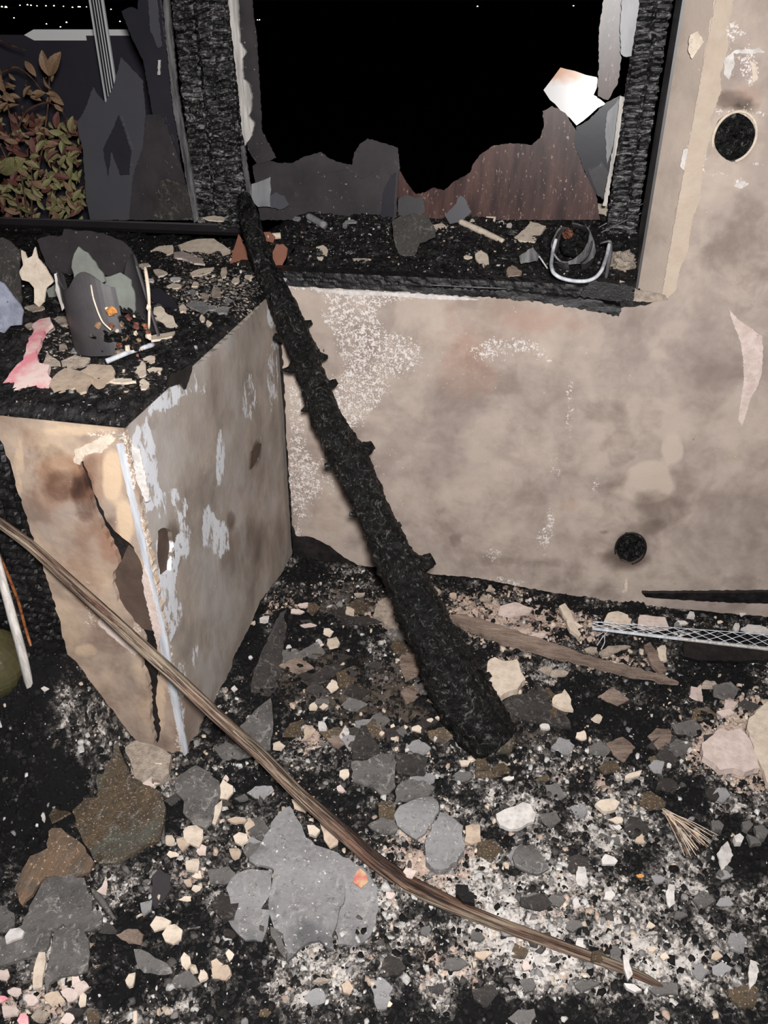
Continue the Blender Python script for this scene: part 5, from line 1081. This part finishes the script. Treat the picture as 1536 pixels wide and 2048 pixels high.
fl('plaster_piece', 'round cream flake left of the large pale slate top', 'plaster piece', 'cream', [(466, 1672), (478, 1664), (494, 1668), (496, 1682), (482, 1690), (470, 1684)], th=.006, dz=.022)
fl('plaster_piece', 'curled tan flake right of the large pale slate top', 'plaster piece', 'tan', [(640, 1650), (652, 1638), (672, 1646), (684, 1660), (676, 1690), (660, 1696), (648, 1682)], th=.006, dz=.022, curve=.01)
fl('plaster_piece', 'cream lump touching the curled tan flake', 'plaster piece', 'cream', [(614, 1650), (628, 1650), (640, 1660), (632, 1672), (618, 1668)], th=.008, dz=.022)
fl('plaster_piece', 'polygonal cream flake in the bottom left, right one of a pair', 'plaster piece', 'cream', [(324, 1868), (336, 1850), (350, 1848), (365, 1860), (362, 1878), (346, 1888), (330, 1882)], th=.006, dz=.024)
fl('plaster_piece', 'cream flake in the bottom left, left one of a pair', 'plaster piece', 'cream', [(300, 1850), (312, 1832), (326, 1834), (342, 1842), (334, 1854), (308, 1862)], th=.006, dz=.022)
fl('plaster_piece', 'oval cream flake below the pair in the bottom left', 'plaster piece', 'cream', [(361, 1916), (368, 1904), (380, 1914), (382, 1928), (372, 1940), (363, 1930)], th=.006, dz=.022)
fl('plaster_piece', 'long cream strip in the bottom left corner', 'plaster piece', 'cream', [(72, 1920), (78, 1904), (90, 1904), (88, 1940), (84, 1974), (66, 1978), (66, 1950)], th=.006, dz=.026)
fl('plaster_piece', 'white rounded flake on the dull grey slate', 'plaster piece', 'whitep', [(10, 1872), (20, 1858), (38, 1855), (48, 1862), (44, 1874), (26, 1880), (12, 1886)], th=.006, dz=.034)
fl('plaster_piece', 'grey-beige flake left of the leaf-shaped brown glass shard', 'plaster piece', 'slate_light', [(280, 1806), (304, 1800), (302, 1818), (286, 1832)], th=.006, dz=.022)

# ---- expanded-metal corner bead against the right wall foot
E0 = PZ(1184, 1257, .055); E1 = PZ(1570, 1302, .055); F0 = PZ(1186, 1243, .075); F1 = PZ(1570, 1272, .075)
mb = thing('mesh_corner_bead', 'pale metal corner bead with diamond mesh lying along the right wall foot', 'corner bead', tuple(E0))
P = [E0 + (E1 - E0) * t for t in np.linspace(0, 1, 8)]
tube('bead', P, [.0052, .0058, .006, .006, .006, .0062, .0065, .0068], M['galv'], mb, seg=8, n=50, flat=.7)
tube('torn_paint', [E0 + (E1 - E0) * t + [0, -.004, .003] for t in np.linspace(.45, 1, 6)], [.002, .004, .003, .0045, .004, .005], M['whitemetal'], mb, seg=8, n=60, disp=lambda L, A: .4 * fbm(L * 120, A * 0, None, 3, 2))
NS = 26; rows = 4
for k in range(rows + 1):
    for ph in (0, 1):
        if k == rows and ph: continue
        pts = []
        for i in range(NS + 1):
            t = i / NS
            v = (k + (.0 if (i + ph + k) % 2 else .9)) / rows
            if k == rows: v = 1.0
            a_ = E0 + (E1 - E0) * t; b_ = F0 + (F1 - F0) * t
            pts.append(a_ + (b_ - a_) * min(v, 1))
        if k < rows and ph == 0:
            V, F = tube_mesh(np.array(pts), .0011, 4); obj('mesh_strand', V, F, M['galv'], mb)
V, F = tube_mesh(np.array([F0 + (F1 - F0) * t for t in np.linspace(0, 1, 10)]), .0013, 4); obj('mesh_edge', V, F, M['galv'], mb)
for k, pts in enumerate([[(1246, 1264), (1220, 1268), (1204, 1284), (1192, 1302)], [(1222, 1268), (1206, 1280), (1208, 1296), (1200, 1310)], [(1214, 1262), (1204, 1276), (1190, 1284)]]):
    tube('loose_wire', [PS(a, b, HF) + [0, 0, .02] for a, b in pts], .0014, M['galv'], None, seg=6, n=16, label='thin bent wire loose at the left end of the mesh bead', cat='wire', group='loose wires by the mesh bead')
sheetY('black_lath', [(1284, 1186), (1400, 1186), (1580, 1184), (1580, 1208), (1480, 1206), (1400, 1202), (1340, 1198), (1292, 1194)], -.022, .012, M['char'], None, step=.012, jag=.0015, rs=.01, label='black charred lath lying along the foot of the right wall', cat='lath')
fl('charred_board', 'black charred board under the mesh bead at the right edge', 'board', 'char', [(1366, 1312), (1370, 1280), (1450, 1284), (1580, 1296), (1580, 1318), (1480, 1322), (1400, 1320)], th=.012, dz=.014)
fl('charred_board', 'grey-brown bent batten end below the loose wires', 'batten', 'plank', [(1288, 1290), (1300, 1284), (1322, 1310), (1334, 1340), (1320, 1348), (1302, 1326)], th=.010, dz=.024)
fl('plaster_piece', 'cream chip leaning on the bent batten end', 'plaster piece', 'cream', [(1314, 1296), (1330, 1290), (1334, 1320), (1322, 1322)], th=.008, dz=.03)
fl('shard', 'flat pale shard under the loose wires', 'shard', 'crumb', [(1198, 1306), (1216, 1292), (1250, 1290), (1262, 1292), (1236, 1302), (1210, 1312)], th=.006, dz=.02)
fb_ = thing('frayed_fibre_bundle', 'fan-shaped bundle of thin tan fibres in the right rubble', 'fibre bundle', tuple(PS(1335, 1645, HF)))
rr = np.random.RandomState(3)
for k in range(26):
    a0 = (1325 + rr.uniform(-6, 8), 1632 + rr.uniform(-4, 6)); t = k / 25
    a1 = (1372 + 54 * t + rr.uniform(-8, 8), 1722 - 30 * t + rr.uniform(-10, 8))
    p0 = PS(*a0, HF) + [0, 0, .020]; p1 = PS(*a1, HF) + [0, 0, .012 + rr.uniform(0, .012)]
    tube('fibre', [p0, (p0 + p1) / 2 + [rr.uniform(-.003, .003), 0, .005], p1], .0008, M['cream' if k % 3 else 'leafbrown'], fb_, seg=4, n=8)
for k, (x0_, y0_, x1_, y1_) in enumerate([(248, 1745, 262, 1760), (330, 1700, 322, 1640), (188, 1790, 232, 1850)]):
    tube('charred_splinter', [PS(x0_, y0_, HF) + [0, 0, .02], PS((x0_ + x1_) / 2, (y0_ + y1_) / 2, HF) + [0, 0, .024], PS(x1_, y1_, HF) + [0, 0, .02]], [.004, .007, .003], M['slate'], None, seg=6, n=12, label=['short grey splinter beside the rusty slate', 'upright thin splinter left of the hexagonal slate', 'dark pointed splinter right of the dull grey slate'][k], cat='splinter')

# ---- named chips whose place can be read in the photograph
spots = [(663, 1283, 12, 9, 'cream'), (640, 1290, 7, 6, 'cream'), (655, 1264, 11, 9, 'cream'), (636, 1282, 6, 4, 'whitep'), (665, 1373, 11, 10, 'cream'), (626, 1412, 11, 8, 'cream'), (646, 1412, 8, 6, 'cream'), (692, 1465, 11, 13, 'whitep'), (618, 1462, 15, 15, 'tan'), (645, 1452, 10, 9, 'whitep'), (836, 1458, 11, 8, 'cream'), (788, 1476, 7, 5, 'cream'),
         (812, 1454, 5, 4, 'cream'), (784, 1453, 5, 5, 'cream'), (876, 1436, 6, 4, 'cream'), (889, 1443, 5, 4, 'cream'), (871, 1478, 5, 5, 'whitep'), (765, 1466, 5, 4, 'cream'), (814, 1500, 4, 4, 'whitep'), (931, 1524, 10, 6, 'cream'), (556, 1492, 12, 9, 'cream'), (519, 1520, 8, 6, 'cream'), (565, 1560, 16, 9, 'tan'), (600, 1610, 18, 12, 'tan'), (577, 1568, 14, 8, 'crumb'),
         (690, 1548, 9, 9, 'cream'), (680, 1578, 7, 7, 'palepink'), (860, 1440, 6, 4, 'cream'), (1092, 1452, 10, 7, 'whitep'), (1196, 1436, 10, 7, 'cream'), (1165, 1470, 12, 8, 'cream'), (1020, 1556, 12, 6, 'whitep'), (1004, 1530, 9, 9, 'crumb'), (1095, 1340, 14, 8, 'crumb'), (1115, 1346, 20, 8, 'crumb'), (1184, 1300, 14, 8, 'crumb'), (1075, 1270, 14, 6, 'palepink'), (1150, 1250, 12, 8, 'cream'),
         (1395, 1385, 12, 16, 'palepink'), (1460, 1408, 14, 12, 'palepink'), (1420, 1372, 14, 10, 'crumb'), (1450, 1425, 14, 8, 'palepink'), (1380, 1500, 5, 6, 'whitep'), (1363, 1522, 5, 6, 'whitep'), (1338, 1530, 6, 6, 'whitep'), (1360, 1246, 12, 4, 'whitep'), (1440, 1244, 6, 3, 'cream'), (1486, 1228, 6, 5, 'whitep'), (1254, 1242, 10, 6, 'cream'), (1240, 1330, 12, 6, 'crumb'), (980, 1180, 10, 4, 'crumb'),
         (870, 1182, 14, 7, 'crumb'), (905, 1190, 10, 6, 'tan'), (1060, 1200, 6, 5, 'whitep'), (970, 1200, 12, 5, 'crumb'), (720, 1190, 12, 6, 'crumb'), (530, 1238, 12, 7, 'whitep'), (506, 1246, 6, 4, 'cream'), (606, 1210, 12, 5, 'palepink'), (590, 1222, 14, 5, 'palepink'), (700, 1222, 12, 10, 'cream'), (500, 1314, 4, 4, 'whitep'), (468, 1378, 5, 8, 'whitep'), (616, 1250, 12, 4, 'palepink'), (578, 1294, 5, 5, 'whitep'),
         (45, 1502, 11, 7, 'whitep'), (82, 1590, 6, 6, 'whitep'), (86, 1634, 4, 9, 'whitep'), (74, 1650, 4, 4, 'whitep'), (54, 1542, 4, 5, 'whitep'), (120, 1552, 10, 4, 'crumb'), (36, 1486, 8, 6, 'whitep'), (90, 1378, 8, 6, 'whitep'), (74, 1398, 8, 4, 'whitep'), (28, 1410, 4, 4, 'whitep'), (176, 1522, 6, 3, 'crumb'), (30, 1450, 9, 6, 'crumb'), (50, 1480, 10, 8, 'crumb'),
         (165, 1812, 12, 8, 'cream'), (310, 1600, 10, 12, 'cream'), (340, 1680, 9, 10, 'cream'), (345, 1708, 14, 8, 'cream'), (388, 1730, 16, 14, 'cream'), (404, 1700, 10, 12, 'palepink'), (376, 1766, 11, 9, 'tan'), (394, 1776, 10, 8, 'cream'), (396, 1752, 9, 9, 'cream'), (372, 1798, 14, 6, 'cream'), (292, 1762, 6, 5, 'slate'), (470, 1706, 12, 12, 'tan'), (476, 1640, 16, 6, 'tan'), (500, 1655, 8, 18, 'tan'), (450, 1560, 6, 8, 'palepink'),
         (262, 1960, 10, 14, 'cream'), (406, 1952, 10, 10, 'cream'), (440, 1946, 16, 18, 'tan'), (460, 1910, 8, 12, 'cream'), (430, 1925, 12, 10, 'tan'), (695, 1975, 14, 14, 'tan'), (774, 2008, 10, 8, 'cream'), (610, 1812, 0, 0, 'x'), (558, 1802, 12, 10, 'palepink'), (560, 1768, 14, 12, 'palepink'), (563, 1815, 10, 8, 'cream'), (640, 1960, 14, 5, 'crumb'), (120, 1925, 10, 9, 'tan'), (160, 1975, 14, 12, 'palepink'), (140, 1990, 16, 12, 'palepink'), (60, 2000, 16, 12, 'palepink'),
         (30, 1985, 16, 8, 'palepink'), (110, 2000, 18, 14, 'tan'), (20, 2020, 20, 14, 'palepink'), (80, 2030, 20, 14, 'crumb'), (165, 2000, 10, 14, 'cream'), (150, 1960, 10, 14, 'palepink'), (45, 2040, 16, 10, 'pink'), (5, 1950, 14, 12, 'palepink'), (135, 2038, 12, 12, 'palepink'), (270, 2036, 6, 12, 'cream'), (960, 1700, 10, 8, 'cream'), (1235, 1655, 8, 6, 'whitep'), (1280, 1680, 10, 12, 'tan'), (1236, 1640, 14, 6, 'cream'), (1300, 1850, 8, 6, 'cream'),
         (1304, 1898, 8, 6, 'cream'), (1330, 1912, 8, 8, 'cream'), (1432, 1912, 12, 10, 'tan'), (1160, 1886, 10, 14, 'whitep'), (1504, 1950, 10, 30, 'whitep'), (1450, 1710, 16, 22, 'whitep'), (1280, 1752, 6, 6, 'orange'), (1160, 1756, 12, 20, 'whitep'), (1152, 1808, 8, 12, 'whitep'), (1220, 1790, 16, 14, 'whitep'), (1340, 1790, 12, 20, 'whitep'), (1218, 1720, 14, 10, 'whitep'), (1112, 1886, 12, 10, 'whitep'), (840, 1560, 6, 4, 'whitep'), (870, 1606, 0, 0, 'x'), (1052, 1932, 12, 10, 'palepink'), (968, 1908, 20, 12, 'tan'), (820, 1745, 18, 10, 'palepink'), (780, 1790, 12, 8, 'palepink')]
def zone(a, b):
    if b < 1300 and a > 860: return 'on the rubble between the tree and the wall'
    if a < 260 and b < 1700: return 'on the black heap left of the pier'
    if b > 1700 and a < 520: return 'in the rubble at the bottom left'
    if a < 560 and b >= 1400: return 'in the rubble around the pier foot'
    if a < 900 and b < 1600: return 'in the dark rubble left of the tree foot'
    if a >= 900 and b < 1640: return 'on the rubble right of the tree'
    return 'in the ashy foreground rubble'
adj = dict(cream='cream', whitep='white', tan='tan', crumb='rough beige', palepink='pale pink', slate='grey', orange='orange', pink='pink')
rr = np.random.RandomState(5)
for k, (a, b, rx, ry, mm) in enumerate(spots):
    if mm == 'x': continue
    z = zone(a, b)
    lying('plaster_chip', poly(a, b, rx * 1.05, ry * 1.05, rr.randint(5, 8) if rx > 8 else rr.randint(4, 7), k + 200), HF, rr.uniform(.002, .007), M[mm], (rr.uniform(-.25, .25), rr.uniform(-.4, .1)), .012, step=.006,
          label='small %s plaster chip lying %s' % (adj[mm], z), cat='chip', group='%s chips %s' % (adj[mm], z))
# ---- slate bits, one by one, in the foreground
sl_ = ['grey', 'dark', 'pale grey', 'brownish', 'grey', 'pale grey']
for k in range(90):
    a = rr.uniform(430, 1500); b = rr.uniform(1420, 2040)
    if 540 < a < 690 and 1620 < b < 1910: continue
    r = rr.uniform(12, 30)
    lying('slate_chip', poly(a, b, r, r * rr.uniform(.5, .9), rr.randint(5, 8), k + 500, .35), HF, .005, M[['slate', 'slate_dark', 'slate_light', 'slate_brown', 'slate', 'slate_light'][k % 6]], (rr.uniform(-.35, .35), rr.uniform(-.4, .2)), rr.uniform(.004, .016), step=.008,
          label='small %s slate piece %s' % (sl_[k % 6], zone(a, b)), cat='slate', group='%s slate pieces %s' % (sl_[k % 6], zone(a, b)))

# ---- dull plates left of the tree and dark ones right of it
for k in range(80):
    if k < 46: a = rr.uniform(570, 900); b = rr.uniform(1190, 1490)
    elif k < 66: a = rr.uniform(1020, 1500); b = rr.uniform(1380, 1600)
    else: a = rr.uniform(20, 500); b = rr.uniform(1560, 2040)
    if k < 46 and a > 790 + (b - 1190) * .55: continue
    r = rr.uniform(12, 34); mm = ['slate_dark', 'slate_brown', 'slate', 'slate_dark', 'plank'][k % 5]; w_ = ['sooty', 'brownish', 'grey', 'blackish', 'tan-grey'][k % 5]
    z = zone(a, b)
    lying('slate_chip', poly(a, b, r, r * rr.uniform(.45, .85), rr.randint(4, 7), k + 900, .4), HF, .004, M[mm], (rr.uniform(-.4, .4), rr.uniform(-.5, .2)), rr.uniform(.004, .014), step=.008,
          label='flat %s broken plate %s' % (w_, z), cat='slate', group='flat %s plates %s' % (w_, z))
for k in range(44):
    if k < 24: a, b, sf, w_ = rr.uniform(590, 1080), rr.uniform(440, 530), HS, 'the window sill'
    else: a, b, sf, w_ = rr.uniform(60, 480), rr.uniform(560, 800), HL, 'the pier top'
    if sf is HL and b > 840 - (a - 180) * .80: continue
    lump('charcoal_piece', PS(a, b, sf) + [0, 0, .004], rr.uniform(.006, .013), M['charpost'], None, k, .7, (1.5, .8, .7), 8, 6, label='small black charcoal lump lying in the ash on %s' % w_, cat='charcoal', group='charcoal lumps on %s' % w_)

# ---- grit: tens of thousands of crumbs joined into one
def grit(name, n, x0, x1, y0, y1, surf, pal, dens, smin, smax, label, seed=0, ok=None):
    rr = np.random.RandomState(seed)
    X = rr.uniform(x0, x1, n * 3); Y = rr.uniform(y0, y1, n * 3)
    P = np.stack([X, Y, np.zeros_like(X)], 1)
    Z = surf(X, Y); P[:, 2] = Z
    m_ = dens(P)                       # n x 4 weights
    k = np.ones(len(X), bool) if ok is None else ok(X, Y)
    P = P[k][:n]; m_ = m_[k][:n]; n = len(P)
    s = smin * (smax / smin) ** (rr.rand(n) ** 2.6)
    K = 5
    ang = (np.arange(K)[None] + rr.uniform(-.35, .35, (n, K))) * 2 * math.pi / K + rr.uniform(0, 6, (n, 1))
    rad = s[:, None] * rr.uniform(.6, 1.25, (n, K)); el = rr.uniform(.4, 1, (n, 1))
    tx = rr.uniform(-.6, .6, (n, 1)); ty = rr.uniform(-.6, .6, (n, 1)); h = s[:, None] * rr.uniform(.25, .8, (n, 1))
    th = rr.uniform(0, 6, (n, 1)); ca, sa = np.cos(th), np.sin(th)
    lx = np.cos(ang) * rad; ly = np.sin(ang) * rad * el
    gx = lx * ca - ly * sa; gy = lx * sa + ly * ca
    top = np.stack([P[:, :1] + gx * .8, P[:, 1:2] + gy * .8, P[:, 2:3] + h + .35 * (tx * gx + ty * gy)], -1)
    bot = np.stack([P[:, :1] + gx, P[:, 1:2] + gy, P[:, 2:3] - s[:, None] * .4 + 0 * gx], -1)
    ap = np.stack([P[:, 0], P[:, 1], P[:, 2] + h[:, 0] * 1.12], -1)[:, None]
    V = np.concatenate([top, bot, ap], 1).reshape(-1, 3); W = 2 * K + 1
    base = (np.arange(n) * W)[:, None, None]
    j = np.arange(K); j2 = (j + 1) % K
    tri = np.concatenate([np.stack([j, j2, np.full(K, 2 * K)], 1), np.stack([K + j, K + j2, j2], 1), np.stack([K + j, j2, j], 1)], 0)
    F = (base + tri[None]).reshape(-1, 3)
    c = pal(m_, rr)
    C = np.repeat(c, W, 0)
    return obj(name, V, F, M['grit'], None, label, 'rubble', None, 'stuff', col=C)
PALS = [np.array(srgb(*c)) for c in [(226, 208, 188), (208, 182, 164), (222, 218, 214), (150, 146, 144), (92, 88, 86), (34, 32, 32), (12, 11, 12)]]
def palF(m_, rr):
    n = len(m_); w, a, d, b = m_.T
    W = np.stack([.10 + .9 * w, .05 + .5 * w, .12 + .55 * a, .20 + .5 * a, .25 + .3 * b + 0 * w, .35 + .5 * d, .5 + 2.2 * d], 1)
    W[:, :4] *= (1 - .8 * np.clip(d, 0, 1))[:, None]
    W = np.clip(W, 0.004, None); W /= W.sum(1)[:, None]; cu = W.cumsum(1); u = rr.rand(n)[:, None]
    i = (u > cu).sum(1).clip(0, 6); c = np.array(PALS)[i] * rr.uniform(.8, 1.1, (n, 1)); c[:, 3] = 1
    return np.clip(c, 0, 1)
free = lambda X, Y: ~((X < -.73) & (Y > -.82)) & (Y < -.005)
grit('rubble_grit', 42000, -1.25, .85, -1.5, -.004, lambda X, Y: HFd(X, Y), palF, fmask, .0016, .011, 'fine grit and crumbs of plaster, slate and charcoal strewn over the floor', 3, free)
zero = lambda P: np.stack([hm(P)[:, 0] * .8, hm(P)[:, 0] * 0, .75 - hm(P)[:, 0], hm(P)[:, 0] * 0], 1)
grit('charcoal_grit', 8000, -1.6, -.74, -.81, .40, lambda X, Y: HLd(X, Y), palF, zero, .0012, .007, 'fine pale and black grit strewn over the pier top', 4)
grit('charcoal_grit', 6500, -.73, .2, .01, .45, lambda X, Y: HSd(X, Y), palF, zero, .0012, .007, 'fine pale and black grit strewn over the window sill', 5)
